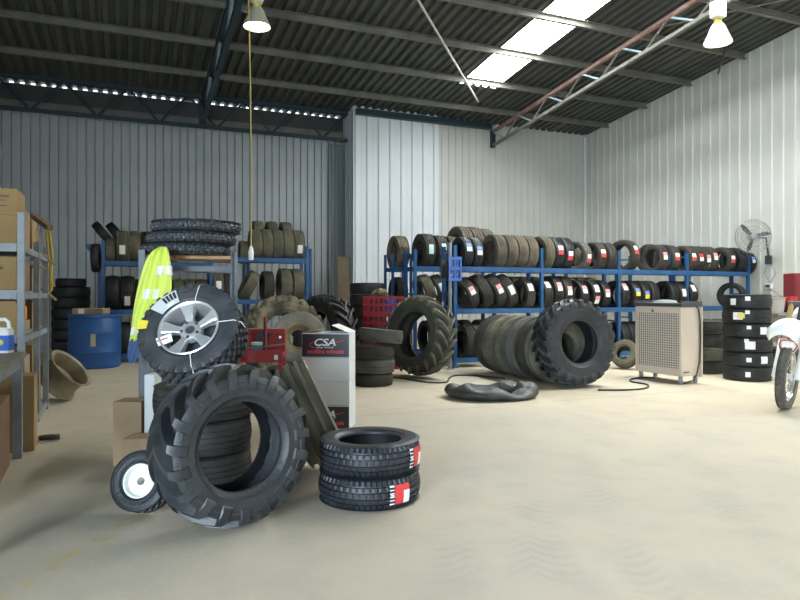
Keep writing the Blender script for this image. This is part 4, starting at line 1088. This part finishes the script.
# ================================================================== RED CRATES
def crate(loc, rz, label, n):
    t = thing('plastic_crate', label, 'crate', loc, rz, None)
    w, d, h = .60, .42, .292
    for nm, (L, T) in {'front': (w, Matrix.Translation((0, -d/2, 0))), 'back': (w, Matrix.Translation((0, d/2-.014, 0))), 'end': (d-.03, Matrix.Translation((-w/2, 0, 0)) @ Matrix.Rotation(-PI/2, 4, 'Z')), 'end_': (d-.03, Matrix.Translation((w/2-.014, 0, 0)) @ Matrix.Rotation(-PI/2, 4, 'Z'))}.items():
        m = MB(); k = 7 if L > .45 else 5; st = L/k
        for z0, z1 in ((0, .035), (.13, .165), (.252, h-.001)): m.box(-L/2, L/2, 0, .014, z0, z1, T=T)
        for i in range(k+1):
            x = -L/2+i*st; xa, xb = max(-L/2, x-.014), min(L/2, x+.014)
            for z0, z1 in ((.035, .13), (.165, .252)): m.box(xa, xb, .001, .013, z0, z1, T=T)
        m.obj('side_wall', [RED_PL], t, smooth=False)
    m = MB(); m.box(-w/2+.014, w/2-.014, -d/2+.014, d/2-.014, .004, .016); m.obj('floor_panel', [RED_PL], t, smooth=False)
    return t
pc = up_at(384, 10.75, 0)
for i in range(4):
    crate(pc+Vector((0, 0, .002+i*.296)), -.62, 'red slotted plastic crate, %s of the stack behind the leaning tractor tyre' % ('lowest', 'second from bottom', 'second from top', 'topmost')[i], i)
m = MB(); m.tube([(-.12, 0, .0), (-.05, .05, .04), (.02, -.04, .05), (.08, .03, .035), (.13, -.02, .0)], [.03, .045, .05, .045, .03], 10); tag(m.obj('cloth_rag', [mat('rag_olive', (.17, .16, .08), .9, c2=(.28, .25, .14), scale=14)], None, pc+Vector((-.10, -.05, 1.215)), -.6), 'crumpled olive rag on top of the red crates', 'rag')
t = thing('plastic_tub', 'small blue plastic tub on top of the red crates', 'tub', pc+Vector((.10, -.045, .912)), -.62)
m = MB(); m.lathe([(0, .0), (.085, 0), (.105, .21), (.112, .21), (.112, .22), (.098, .22), (.08, .012), (0, .012)], 28); m.obj('body', [BLUE_PL], t)
m = MB(); m.tube([(-.108, 0, .20), (-.09, .0, .26), (0, 0, .30), (.09, 0, .26), (.108, 0, .20)], .005, 6); m.obj('handle', [DARK_ST], t)

# ================================================================== HOSE REEL on its steel pole
pp = on_y(450.5, 295, AY0-.13)
t = thing('steel_pole', 'silver steel pole standing against the blue rack post', 'pole', (pp.x-.01, pp.y, 0))
m = MB(); m.tube([(0, 0, .01), (0, 0, 2.05)], .028, 16); m.obj('tube', [GREY_ST], t)
m = MB(); m.lathe([(0, 0), (.07, 0), (.07, .012), (.03, .014), (0, .014)], 20); m.obj('foot_plate', [GREY_ST], t)
hr = Vector((pp.x-.075, pp.y-.045, 1.60))
t = thing('hose_reel', 'blue hose reel mounted on the silver pole', 'hose reel', hr, -YAW)
m = MB(); m.lathe([(.06, -.07), (.17, -.07), (.175, -.06), (.10, -.055), (.10, .055), (.175, .06), (.17, .07), (.06, .07)], 32, axis='X', T=Matrix.Translation((-.05, -.19, 0))); m.obj('drum', [DARK_ST], t)
m = MB()
for k in range(4): m.tube([(-.05-.045+.03*k, -.19+.125*math.cos(a*.2618), .125*math.sin(a*.2618)) for a in range(24)], .016, 6, closed=True)
m.obj('hose', [CORDM], t)
fp = MB()
for x0, x1 in ((-.01, .02), (.045, .06), (.085, .10), (.125, .14), (.165, .19)): fp.box(x0, x1, -.40, -.37, -.14, .15)
fp.box(-.01, .19, -.40, -.37, .15, .19); fp.box(-.01, .19, -.40, -.37, -.18, -.14); fp.box(-.01, .19, -.40, -.37, -.01, .03)
fp.box(.17, .19, -.37, -.03, -.18, .19); fp.box(-.01, .19, -.37, -.03, .17, .19); fp.box(-.01, .19, -.37, -.03, -.18, -.16)
fp.obj('housing', [BLUE_PL], t, smooth=False)
m = MB(); m.box(.02, .10, -.03, .012, -.06, .06); m.obj('bracket', [GREY_ST], t, smooth=False)

# ================================================================== COLLAPSED TYRE on the floor
def collapsed():
    c = up_at(494, 7.62, 0); mb = MB(); N, K = 72, 28; vs = []; fs = []
    for i in range(N):
        a = 2*PI*i/N
        bulge = 1+.10*math.sin(3*a+1.0)+.05*math.sin(5*a)
        hgt = .072*(1+.30*math.sin(2*a+.4)+.16*math.sin(7*a)+.10*math.sin(4*a+2))
        cx, cy = .40*math.cos(a), .235*math.sin(a)
        nx, ny = math.cos(a), math.sin(a)
        for j in range(K):
            b = 2*PI*j/K
            w = (.155-.035*math.cos(a))*bulge
            cr = math.cos(b); sr = math.sin(b)
            crease = 1+.09*math.sin(6*a+3*b)*max(0, sr)
            r = w*cr*crease; z = hgt*(sr*crease-.30*math.exp(-(cr/.30)**2)*max(0, sr)*(1 if math.sin(a*2.5+.8) > -.3 else .2))
            vs.append((cx+nx*r, cy+ny*r, max(.003, z+hgt*.92)))
    for i in range(N):
        for j in range(K):
            i2, j2 = (i+1) % N, (j+1) % K; fs.append((i*K+j, i2*K+j, i2*K+j2, i*K+j2))
    mb.add(vs, fs)
    o = mb.obj('flattened_tyre', [mat('rubber_flat', (.024, .028, .030), .5, c2=(.06, .062, .056), scale=5, bump=.4, bscale=14)], None, c, -YAW+.05, angle=60)
    tag(o, 'collapsed black tyre lying flat on the open floor', 'tyre')
collapsed()
# cables on the floor
def floor_cable(pts, r, label, name='floor_cable', m=CORDM):
    P = [fl(u, v) for u, v in pts]; out = []
    for i in range(len(P)-1):
        p0, p1, p2, p3 = P[max(0, i-1)], P[i], P[i+1], P[min(len(P)-1, i+2)]
        for k in range(8):
            s = k/8; q = .5*((2*p1)+(p2-p0)*s+(2*p0-5*p1+4*p2-p3)*s*s+(3*p1-p0-3*p2+p3)*s**3); q.z = r; out.append(q)
    e = P[-1].copy(); e.z = r; out.append(e)
    mb = MB(); mb.tube(out, r, 8); tag(mb.obj(name, [m]), label, 'cable')
floor_cable([(391, 377.5), (405, 379.5), (428, 383), (446, 383), (449, 379), (455, 376.2), (470, 376), (490, 377.5), (505, 379)], .011, 'thin black cable between leaning tractor tyre and collapsed tyre')
floor_cable([(598, 391), (620, 391), (640, 390), (648, 388), (646, 385), (632, 382.5), (631, 380), (641, 378.5), (655, 378.5)], .012, 'black cable looping on the floor to the cooler')

# ================================================================== EVAPORATIVE COOLER
def cooler():
    x0, y0 = 6.80, 6.55; L, D, H = .80, .36, 1.04
    t = thing('evaporative_cooler', 'beige evaporative cooler with grille on small legs', 'cooler', (x0, y0, 0), R_(3))
    zb = .11
    m = MB(); m.box(.02, D, 0, L, zb, H); m.obj('cabinet', [COOLER], t, smooth=False, bev=.012)
    m = MB(); m.box(.0, .02, 0, .04, zb, H); m.box(0, .02, L-.03, L, zb, H); m.box(0, .02, .04, L-.03, H-.09, H); m.box(0, .02, .04, L-.03, zb, zb+.10); m.obj('face_frame', [COOLER], t, smooth=False, bev=.004)
    m = MB(); m.box(.014, .019, .04, L-.03, zb+.10, H-.09); m.obj('pad', [DARK_GAP], t, smooth=False)
    m = MB(); n = 19
    for i in range(n):
        y = .045+(L-.08)*(i+.5)/n; m.box(.002, .012, y-.0062, y+.0062, zb+.10, H-.09)
    for i in range(22):
        z = zb+.105+(H-.20-zb)*(i+.5)/22; m.box(.004, .013, .04, L-.03, z-.0062, z+.0062)
    m.obj('grille', [GRILL], t, smooth=False)
    m = MB(); m.box(D, D+.02, -.03, L+.03, zb-.02, H+.0); m.obj('back_panel', [COOLER], t, smooth=False)
    m = MB(); m.box(-.015, D+.03, -.02, L+.02, H+.002, H+.05); m.box(-.015, D+.03, -.02, 0, H+.05, H+.075); m.box(-.015, D+.03, L, L+.02, H+.05, H+.075); o = m.obj('top_tray', [DARK_ST], t, smooth=False, bev=.005); o['label'] = 'dark tray lid on top'
    m = MB(); m.lathe([(0, .0), (.17, 0), (.15, .03), (.06, .045), (0, .045)], 24, T=Matrix.Translation((.2, .45, H+.05))); m.obj('cover_dome', [GREY_ST], t)
    for x in (.05, D-.03):
        for y in (.05, L-.06):
            m = MB(); m.box(x-.02, x+.02, y-.02, y+.02, .035, zb); m.lathe([(0, -.012), (.033, -.012), (.035, 0), (.033, .012), (0, .012)], 20, T=Matrix.Translation((x, y, .035)) @ Matrix.Rotation(PI/2, 4, 'X')); m.obj('leg', [GREY_ST], t)
    m = MB(); m.lathe([(0, 0), (.018, 0), (.018, .006), (0, .006)], 20, T=Matrix.Translation((.0, L*.60, H-.06)) @ Matrix.Rotation(-PI/2, 4, 'Y')); m.obj('badge', [DARK_ST], t)
    m = MB(); m.tube([(.25, -.012, H+.04), (.30, -.025, H-.03), (.345, -.018, H-.2), (.35, -.018, .55), (.335, -.02, .32), (.27, -.03, .15), (.2, -.04, .06), (.05, .0, .015)], .010, 8); m.obj('power_cord', [CORDM], t)
    m = MB(); m.tube([(.03, -.012, zb+.05), (.05, -.03, zb+.06), (.12, -.03, zb+.06)], .008, 8); m.obj('drain_tap', [DARK_ST], t)
cooler()
# small quad tyre leaning on the rack
p = up_at(625, 10.55, 0); n = facing(p, -25, 28); p.z = .23*math.cos(R_(28))+.08*math.sin(R_(28))
tyre('quad_tyre', 'quad', p, n, 'small knobbly quad tyre leaning between lugged tyre and cooler', RUB_OLIVE, spin=.2)

# ================================================================== RED TOOL STAND
p = up_at(261, 5.35, 0)
t = thing('tool_stand', 'red steel tool stand with tools behind the tractor tyre', 'tool stand', p, -YAW+.1)
m = MB(); m.box(-.20, .19, -.15, .15, .695, .73); m.box(-.20, .19, -.152, -.14, .66, .76); m.box(-.2, .19, .14, .152, .66, .76); m.obj('tray', [RED_P], t, smooth=False)
for x in (-.18, .17):
    for y in (-.13, .13):
        m = MB(); m.box(x-.018, x+.018, y-.018, y+.018, 0, .695); m.obj('leg', [RED_P], t, smooth=False)
m = MB(); m.box(-.17, .17, -.12, .12, .25, .27); m.obj('lower_shelf', [RED_P], t, smooth=False)
m = MB(); m.box(.12, .15, -.1545, -.152, .68, .72); m.obj('label_sticker', [LAB_W], t, smooth=False)
tz = .732
q = p+Vector((.03, .09, tz))
t = thing('tool_box', 'red steel tool box standing on the red tool stand', 'tool box', p+FW*.06+RT*.03+Vector((0, 0, tz)), -YAW+.1)
m = MB(); m.box(-.15, .16, -.06, .06, 0, .19); m.obj('body', [RED_P], t, smooth=False, bev=.006)
m = MB(); m.box(-.152, .162, -.062, .062, .14, .146); m.obj('lid_edge', [RED_D], t, smooth=False)
m = MB(); m.lathe([(0, 0), (.012, 0), (.012, .004), (0, .004)], 16, T=Matrix.Translation((.12, -.061, .12)) @ Matrix.Rotation(PI/2, 4, 'X')); m.obj('lock', [CHROME], t)
m = MB(); m.box(-.10, -.0, -.009, .009, 0, .14, T=Matrix.Translation((.0, -.07, .02)) @ Matrix.Rotation(R_(20), 4, 'Y')); m.obj('dark_plate', [DARK_ST], t, smooth=False)
t = thing('paint_tin', 'small white and teal tin on the red tool stand', 'tin', p+RT*(-.015)-FW*.09+Vector((0, 0, tz)))
m = MB(); m.lathe([(0, 0), (.045, 0), (.045, .065), (0, .065)], 24); m.obj('body', [TEAL], t)
m = MB(); m.lathe([(0, .0655), (.046, .0655), (.047, .085), (.03, .088), (0, .088)], 24); m.obj('lid', [WHITE_P], t)
a = p+RT*(.055)-FW*.115+Vector((0, 0, tz)); t = thing('tyre_lever', 'dark red bar standing up from the tool stand', 'lever', a)
m = MB(); m.tube([(0, 0, 0), (.005, 0, .26)], [.017, .013], 10); m.obj('bar', [RED_D], t)
m = MB(); m.tube([(.005, 0, .26), (.006, 0, .29)], [.016, .014], 10); m.obj('tip', [RED_P], t)
a = p-RT*.135-FW*.10+Vector((0, 0, tz)); m = MB(); m.tube([a, a-RT*.02+Vector((0, 0, .16)), a-RT*.035+Vector((0, 0, .31))], [.013, .011, .014], 10); tag(m.obj('wheel_brace', [CREAM_ST]), 'pale metal wheel brace upright at the end of the tool stand', 'tool')
a = p-RT*.02-FW*.145+Vector((0, 0, tz+.045)); m = MB(); m.bar(a-RT*.08+Vector((0, 0, -.01)), a+RT*.24+Vector((0, 0, .03)), .016, .012); tag(m.obj('pry_bar', [GREY_ST], smooth=False), 'grey pry bar lying across the tool stand', 'tool')

# ================================================================== WALL FAN on the cream wall
pf = on_x(753, 236.5, XR-.64); 
pb = on_x(769.5, 258, XR-.03)
t = thing('caged_fan', 'large caged fan on a bracket on the cream wall', 'fan', pf)
nf = (Vector((-.62, -.78, -.02))).normalized(); Mf = frame_x(nf)
m = MB()
Rf = .325
for x in (-.09, .10): m.tube([(x*.3, Rf*.98*math.cos(i*PI/24), Rf*.98*math.sin(i*PI/24)) for i in range(48)], .006, 6, closed=True)
for rr in (.12, .20, .28):
    for sg in (1, -1): m.tube([(sg*.10*(1-(rr/Rf)**2), rr*math.cos(i*PI/24), rr*math.sin(i*PI/24)) for i in range(48)], .0035, 5, closed=True)
for i in range(32):
    a = 2*PI*i/32
    for sg in (1, -1): m.tube([(sg*.10*(1-(r/Rf)**2), r*math.cos(a+.25*r), r*math.sin(a+.25*r)) for r in (.05, .13, .21, .29, .355)], .0028, 5)
m.obj('cage', [mat('fan_wire', (.28, .28, .25), .5)], t, M=Mf)
for k in range(3):
    m = MB(); vs = []; fs = []
    for i, r in enumerate((.05, .12, .2, .27, .31)):
        w = (.05, .075, .085, .07, .03)[i]; 
        for f in (-1, 1):
            for lay in (0, .006): vs.append((f*.018+lay, f*w*.5+.02*i*.6, r))
    for i in range(4):
        b = 4*i
        fs += [(b, b+2, b+6, b+4), (b+1, b+5, b+7, b+3), (b, b+4, b+5, b+1), (b+2, b+3, b+7, b+6)]
    fs += [(0, 1, 3, 2), (16, 18, 19, 17)]
    m.add(vs, fs); m.obj('blade', [DARK_ST], t, M=Mf @ Matrix.Rotation(R_(50+120*k), 4, 'X'))
m = MB(); m.lathe([(0, .10), (.05, .09), (.055, .0), (.08, -.02), (.08, -.17), (.05, -.20), (0, -.20)], 24, axis='X'); m.obj('motor', [GREY_ST], t, M=Mf)
e = pb-pf; s0 = Mf @ Vector((-.19, 0, 0))
m = MB(); m.tube([s0, s0+Vector((.10, .10, -.01)), Vector((e.x-.10, e.y+.0, s0.z+.0)), Vector((e.x-.05, e.y, e.z+.14)), Vector((e.x-.03, e.y, e.z))], .020, 10); m.obj('arm', [DARK_ST], t)
m = MB(); m.box(e.x-.06, e.x+.005, e.y-.06, e.y+.06, e.z-.13, e.z+.05); m.obj('bracket', [DARK_ST], t, smooth=False)
m = MB(); m.tube([(e.x-.02, e.y-.03, e.z-.1), (e.x-.02, e.y-.16, e.z-.3), (e.x-.02, e.y-.03, e.z-.5)], .008, 6); m.tube([(e.x-.02, e.y+.03, e.z-.1), (e.x-.02, e.y+.10, e.z-.3), (e.x-.02, e.y-.03, e.z-.5)], .008, 6); m.obj('lead', [GREY_ST], t)
po = on_x(769.5, 286, XR-.05); t = thing('power_outlet', 'small power outlet under the fan on the cream wall', 'outlet', po)
m = MB(); m.box(-.03, .02, -.07, .07, -.05, .05); m.obj('plate', [WHITE_P], t, smooth=False, bev=.004)
m = MB(); m.box(-.07, -.03, -.035, .035, -.03, .03); m.obj('plug', [DARK_ST], t, smooth=False)
q1 = on_x(764, 290, XR-.06)-po; q2 = on_x(783, 297, XR-.25)-po
m = MB(); m.tube([(-.05, 0, -.02), tuple(q1+Vector((0, 0, .1))), tuple(q1), tuple((q1+q2)*.5+Vector((0, 0, .06))), tuple(q2)], .008, 6); m.obj('lead', [GREY_ST], t)

# ================================================================== BACK BENCH on the right: bucket, red cabinet, vice
bb = up_at(800, 11.3, 0)
t = thing('side_bench', 'grey bench by the cream wall with bucket and red vice', 'bench', bb, -.3)
m = MB(); m.box(-.62, .75, -.30, .30, .86, .90); m.obj('bench_top', [GREY_ST], t, smooth=False)
m = MB(); m.box(-.60, .73, -.27, .27, .40, .86); m.obj('drawer_body', [mat('drab_panel', (.20, .18, .15), .7)], t, smooth=False)
for x in (-.56, .69):
    for y in (-.24, .24):
        m = MB(); m.box(x-.03, x+.03, y-.03, y+.03, 0, .40); m.obj('leg', [GREY_ST], t, smooth=False)
q = up_at(777, 11.15, .902)
t = thing('bucket', 'pale grey bucket standing on the side bench', 'bucket', q)
m = MB(); m.lathe([(0, 0), (.10, 0), (.13, .24), (.142, .245), (.142, .26), (.122, .26), (.095, .012), (0, .012)], 28); m.obj('body', [mat('bucket_grey', (.42, .40, .36), .6)], t)
m = MB(); m.tube([(-.13*math.cos(a), 0, .23+.05*math.sin(a)) for a in [i*PI/10 for i in range(11)]], .006, 6); m.obj('handle', [DARK_ST], t)
q = up_at(788, 11.2, .902)
t = thing('bench_vice', 'red bench vice on the side bench beside the bucket', 'vice', q, -.3)
m = MB(); m.box(-.06, .06, -.08, .08, 0, .05); m.box(-.04, .04, -.06, .06, .05, .16); m.obj('base', [RED_D], t, smooth=False, bev=.006)
m = MB(); m.box(-.07, .07, -.14, -.08, .10, .27); m.box(-.07, .07, -.02, .06, .10, .27); m.obj('jaw', [RED_P], t, smooth=False, bev=.006)
m = MB(); m.tube([(0, -.30, .15), (0, .1, .15)], .018, 10); m.tube([(-.1, -.29, .15), (.1, -.29, .15)], .008, 8); m.obj('screw', [CHROME], t)
q = up_at(808, 11.5, .902)
t = thing('tool_cabinet', 'dark red tool cabinet standing on the side bench', 'cabinet', q, -.45)
m = MB(); m.box(-.33, .33, -.19, .19, 0, .68); m.obj('body', [RED_D], t, smooth=False, bev=.008)
for i in range(4):
    m = MB(); m.box(-.31, .31, -.204, -.192, .03+i*.155, .17+i*.155); o = m.obj('drawer', [RED_D], t, smooth=False)
    m = MB(); m.bar((-.2, -.212, .13+i*.155), (.2, -.212, .13+i*.155), .014, .014); m.obj('handle', [CHROME], o, smooth=False)

# ================================================================== DIRT BIKE (front end in view)
def bike():
    # local: +Y = forward, Z up, X right of the rider; origin under the front axle
    front = up_at(785, 6.86, 0)
    fwd = facing(front, -12, 0)
    rz = math.atan2(fwd.y, fwd.x)-PI/2
    t = thing('dirt_bike', 'white dirt bike with knobby front wheel beside the tyre stack', 'motorcycle', M=Matrix.Translation(front) @ Matrix.Rotation(rz, 4, 'Z') @ Matrix.Rotation(R_(-4), 4, 'Y'))
    RW = .345
    wm = link('tyre', kind_mesh('front_knobby', mat('rubber_knobby', (.10, .09, .075), .85, c2=(.17, .155, .125), scale=8)), t, (0, 0, RW))
    m = MB(); m.lathe([(.272, .022), (.262, .026), (.255, .012), (.255, -.012), (.262, -.026), (.272, -.022)], 48, axis='X', closed=False); rim = m.obj('wheel_rim', [CHROME], t, (0, 0, RW))
    m = MB(); m.lathe([(0, .05), (.02, .05), (.045, .035), (.03, .02), (.03, -.02), (.045, -.035), (.02, -.05), (0, -.05)], 24, axis='X'); m.obj('wheel_hub', [ALLOY], t, (0, 0, RW))
    m = MB()
    for i in range(24):
        a = 2*PI*i/24; b = a+(.5 if i % 2 else -.5); sg = 1 if i % 4 < 2 else -1
        m.tube([(sg*.032, .04*math.cos(b), .04*math.sin(b)), (0, .258*math.cos(a), .258*math.sin(a))], .0022, 5)
    m.obj('spokes', [CHROME], rim)
    # fork: rake 27 degrees, sliders and yellow-gold stanchions
    ax = Vector((0, 0, RW)); up_ = Vector((0, -math.sin(R_(26)), math.cos(R_(26))))
    for sx in (-1, 1):
        o_ = Vector((sx*.098, -.03, 0))
        m = MB(); m.tube([ax+o_*1.0-up_*.03, ax+o_+up_*.12, ax+o_+up_*.42], [.032, .030, .028], 14); f = m.obj('fork_leg', [ALLOY], t)
        m = MB(); m.tube([ax+o_+up_*.42, ax+o_+up_*.86], .0265, 14); m.obj('stanchion', [mat('fork_gold', (.65, .5, .22), .3, metal=.6)], f)
        m = MB(); m.add([tuple(ax+o_+Vector((sx*x_, .038+y_, 0))+up_*z_) for z_ in (-.02, .10, .25, .40) for (x_, y_) in ((.045, -.05), (.05, 0.0), (.0, .015), (-.035, 0.0))],
                        [(i*4+j, i*4+j+1, i*4+j+5, i*4+j+4) for i in range(3) for j in range(3)]); o = m.obj('fork_guard', [WHITE_P], t)
        sd = o.modifiers.new('thick', 'SOLIDIFY'); sd.thickness = .004
    m = MB(); m.tube([ax+Vector((-.13, -.03, 0)), ax+Vector((.13, -.03, 0))], .012, 12); m.obj('axle', [DARK_ST], t)
    m = MB()
    for s in (.60, .84): m.tube([ax+Vector((-.13, -.03, 0))+up_*s, ax+Vector((0, -.055, 0))+up_*s, ax+Vector((.13, -.03, 0))+up_*s], .034, 10)
    m.tube([ax+up_*.58+Vector((0, -.06, 0)), ax+up_*.88+Vector((0, -.06, 0))], .03, 12); m.obj('triple_clamp', [DARK_ST], t)
    # front fender
    path = [(.40, .80, .12), (.395, .87, .145), (.35, .93, .155), (.20, .955, .155), (.06, .955, .14), (-.10, .94, .11), (-.26, .92, .07)]
    m = MB(); vs = []; fs = []
    for (y, z, w) in path:
        for i in range(9):
            f = -1+i/4; vs.append((w*f, y-.05*abs(f)**3, z-.06*abs(f)**2.2*(w/.1)))
    for i in range(len(path)-1):
        for j in range(8): fs.append((i*9+j, i*9+j+1, i*9+9+j+1, i*9+9+j))
    m.add(vs, fs); o = m.obj('front_fender', [WHITE_P], t); sd = o.modifiers.new('thick', 'SOLIDIFY'); sd.thickness = .006
    # number plate and headlight mask with red edging
    m = MB(); vs = []
    for (z, w, y) in ((.60, .05, .105), (.66, .082, .115), (.74, .09, .10)):
        vs += [(-w, y-.05, z), (-w*.6, y, z), (w*.6, y, z), (w, y-.05, z)]
    m.add(vs, [(i*4+j, i*4+j+1, i*4+5+j, i*4+4+j) for i in range(2) for j in range(3)]); o = m.obj('fork_shroud', [WHITE_P], t); sd = o.modifiers.new('thick', 'SOLIDIFY'); sd.thickness = .006
    m = MB(); m.tube([(-.06, .112, .625), (-.085, .085, .68), (-.06, .118, .725), (0, .122, .735), (.06, .118, .725), (.085, .085, .68), (.06, .112, .625), (0, .122, .61)], .007, 6, closed=True); m.obj('shroud_edging', [RED_P], o)
    # handlebar, plate
    # frame, engine, tank, shrouds, seat, rear
    m = MB(); m.tube([(0, -.42, .98), (.0, -.50, .60), (0, -.62, .30), (0, -1.0, .28), (0, -1.08, .45), (0, -1.0, .80), (0, -.55, .92)], .026, 10); m.obj('frame', [ALLOY], t)
    m = MB(); m.box(-.12, .12, -.95, -.60, .30, .56); m.box(-.07, .07, -.80, -.60, .56, .80); m.obj('engine', [DARK_ST], t, smooth=False, bev=.02)
    m = MB(); m.tube([(0, -.48, .93), (0, -.62, .96), (0, -.85, .93), (0, -.98, .90)], [.09, .13, .11, .06], 14); m.obj('tank', [WHITE_P], t)
    for sx in (-1, 1):
        m = MB(); m.add([(sx*.13, -.42, .92), (sx*.17, -.40, .72), (sx*.15, -.62, .60), (sx*.13, -.85, .80), (sx*.13, -.62, .95)], [(0, 1, 2, 3, 4)]); o = m.obj('radiator_shroud', [RED_P], t); sd = o.modifiers.new('thick', 'SOLIDIFY'); sd.thickness = .006
    m = MB(); m.tube([(0, -.80, .93), (0, -1.1, .92), (0, -1.45, .96)], [.07, .085, .06], 12); m.obj('seat', [BLACK_C], t)
    m = MB(); m.tube([(0, -1.35, .90), (0, -1.6, .95), (0, -1.9, .90)], [.08, .09, .05], 12); m.obj('rear_fender', [WHITE_P], t)
    m = MB()
    for sx in (-.09, .09): m.tube([(sx, -.98, .38), (sx, -1.46, .345)], .025, 10)
    m.obj('swingarm', [ALLOY], t)
    link('rear_tyre', kind_mesh('knobby', RUB_BLK), t, (0, -1.46, .345))
    m = MB(); m.lathe([(.238, .05), (.228, .05), (.22, 0), (.228, -.05), (.238, -.05)], 40, axis='X'); rr = m.obj('rear_rim', [CHROME], t, (0, -1.46, .345))
    m = MB()
    for i in range(20):
        a = 2*PI*i/20; m.tube([(.03*(-1)**i, 0, 0), (0, .224*math.cos(a), .224*math.sin(a))], .0025, 5)
    m.obj('spokes', [CHROME], rr)
    m = MB(); m.tube([(-.10, -.85, .32), (-.22, -.83, .14), (-.28, -.80, .012)], .014, 8); m.obj('side_stand', [DARK_ST], t)
bike()

# ================================================================== LIGHT, CAMERA
def area(name, loc, rot, sx, sy, energy, color):
    l = bpy.data.lights.new(name, 'AREA'); l.shape = 'RECTANGLE'; l.size = sx; l.size_y = sy; l.energy = energy; l.color = color
    o = bpy.data.objects.new(name, l); col.objects.link(o); o.location = loc; o.rotation_euler = rot; return o
area('door_daylight', (XL-.12, (DY0+DY1)/2, DZ/2), (R_(90), 0, R_(-90)), DY1-DY0, DZ, 1500, (.72, .86, 1.0))
w = bpy.data.worlds.new('sky'); bpy.context.scene.world = w; w.use_nodes = True
bg = w.node_tree.nodes['Background']; bg.inputs['Color'].default_value = (.86, .93, 1.0, 1); bg.inputs['Strength'].default_value = 2.5

cd = bpy.data.cameras.new('camera'); cam = bpy.data.objects.new('camera', cd); col.objects.link(cam)
cd.sensor_width = 36.0; cd.lens = 36.0*FPX/800.0; cd.shift_y = -(300.0-HOR)/800.0
cam.location = CAM; cam.rotation_euler = (PI/2, 0, -YAW); cd.clip_start = .05
sc = bpy.context.scene; sc.camera = cam
sc.view_settings.view_transform = 'Standard'; sc.view_settings.look = 'None'; sc.view_settings.gamma = 1.0
sc.view_settings.use_curve_mapping = False; sc.view_settings.exposure = 0.0
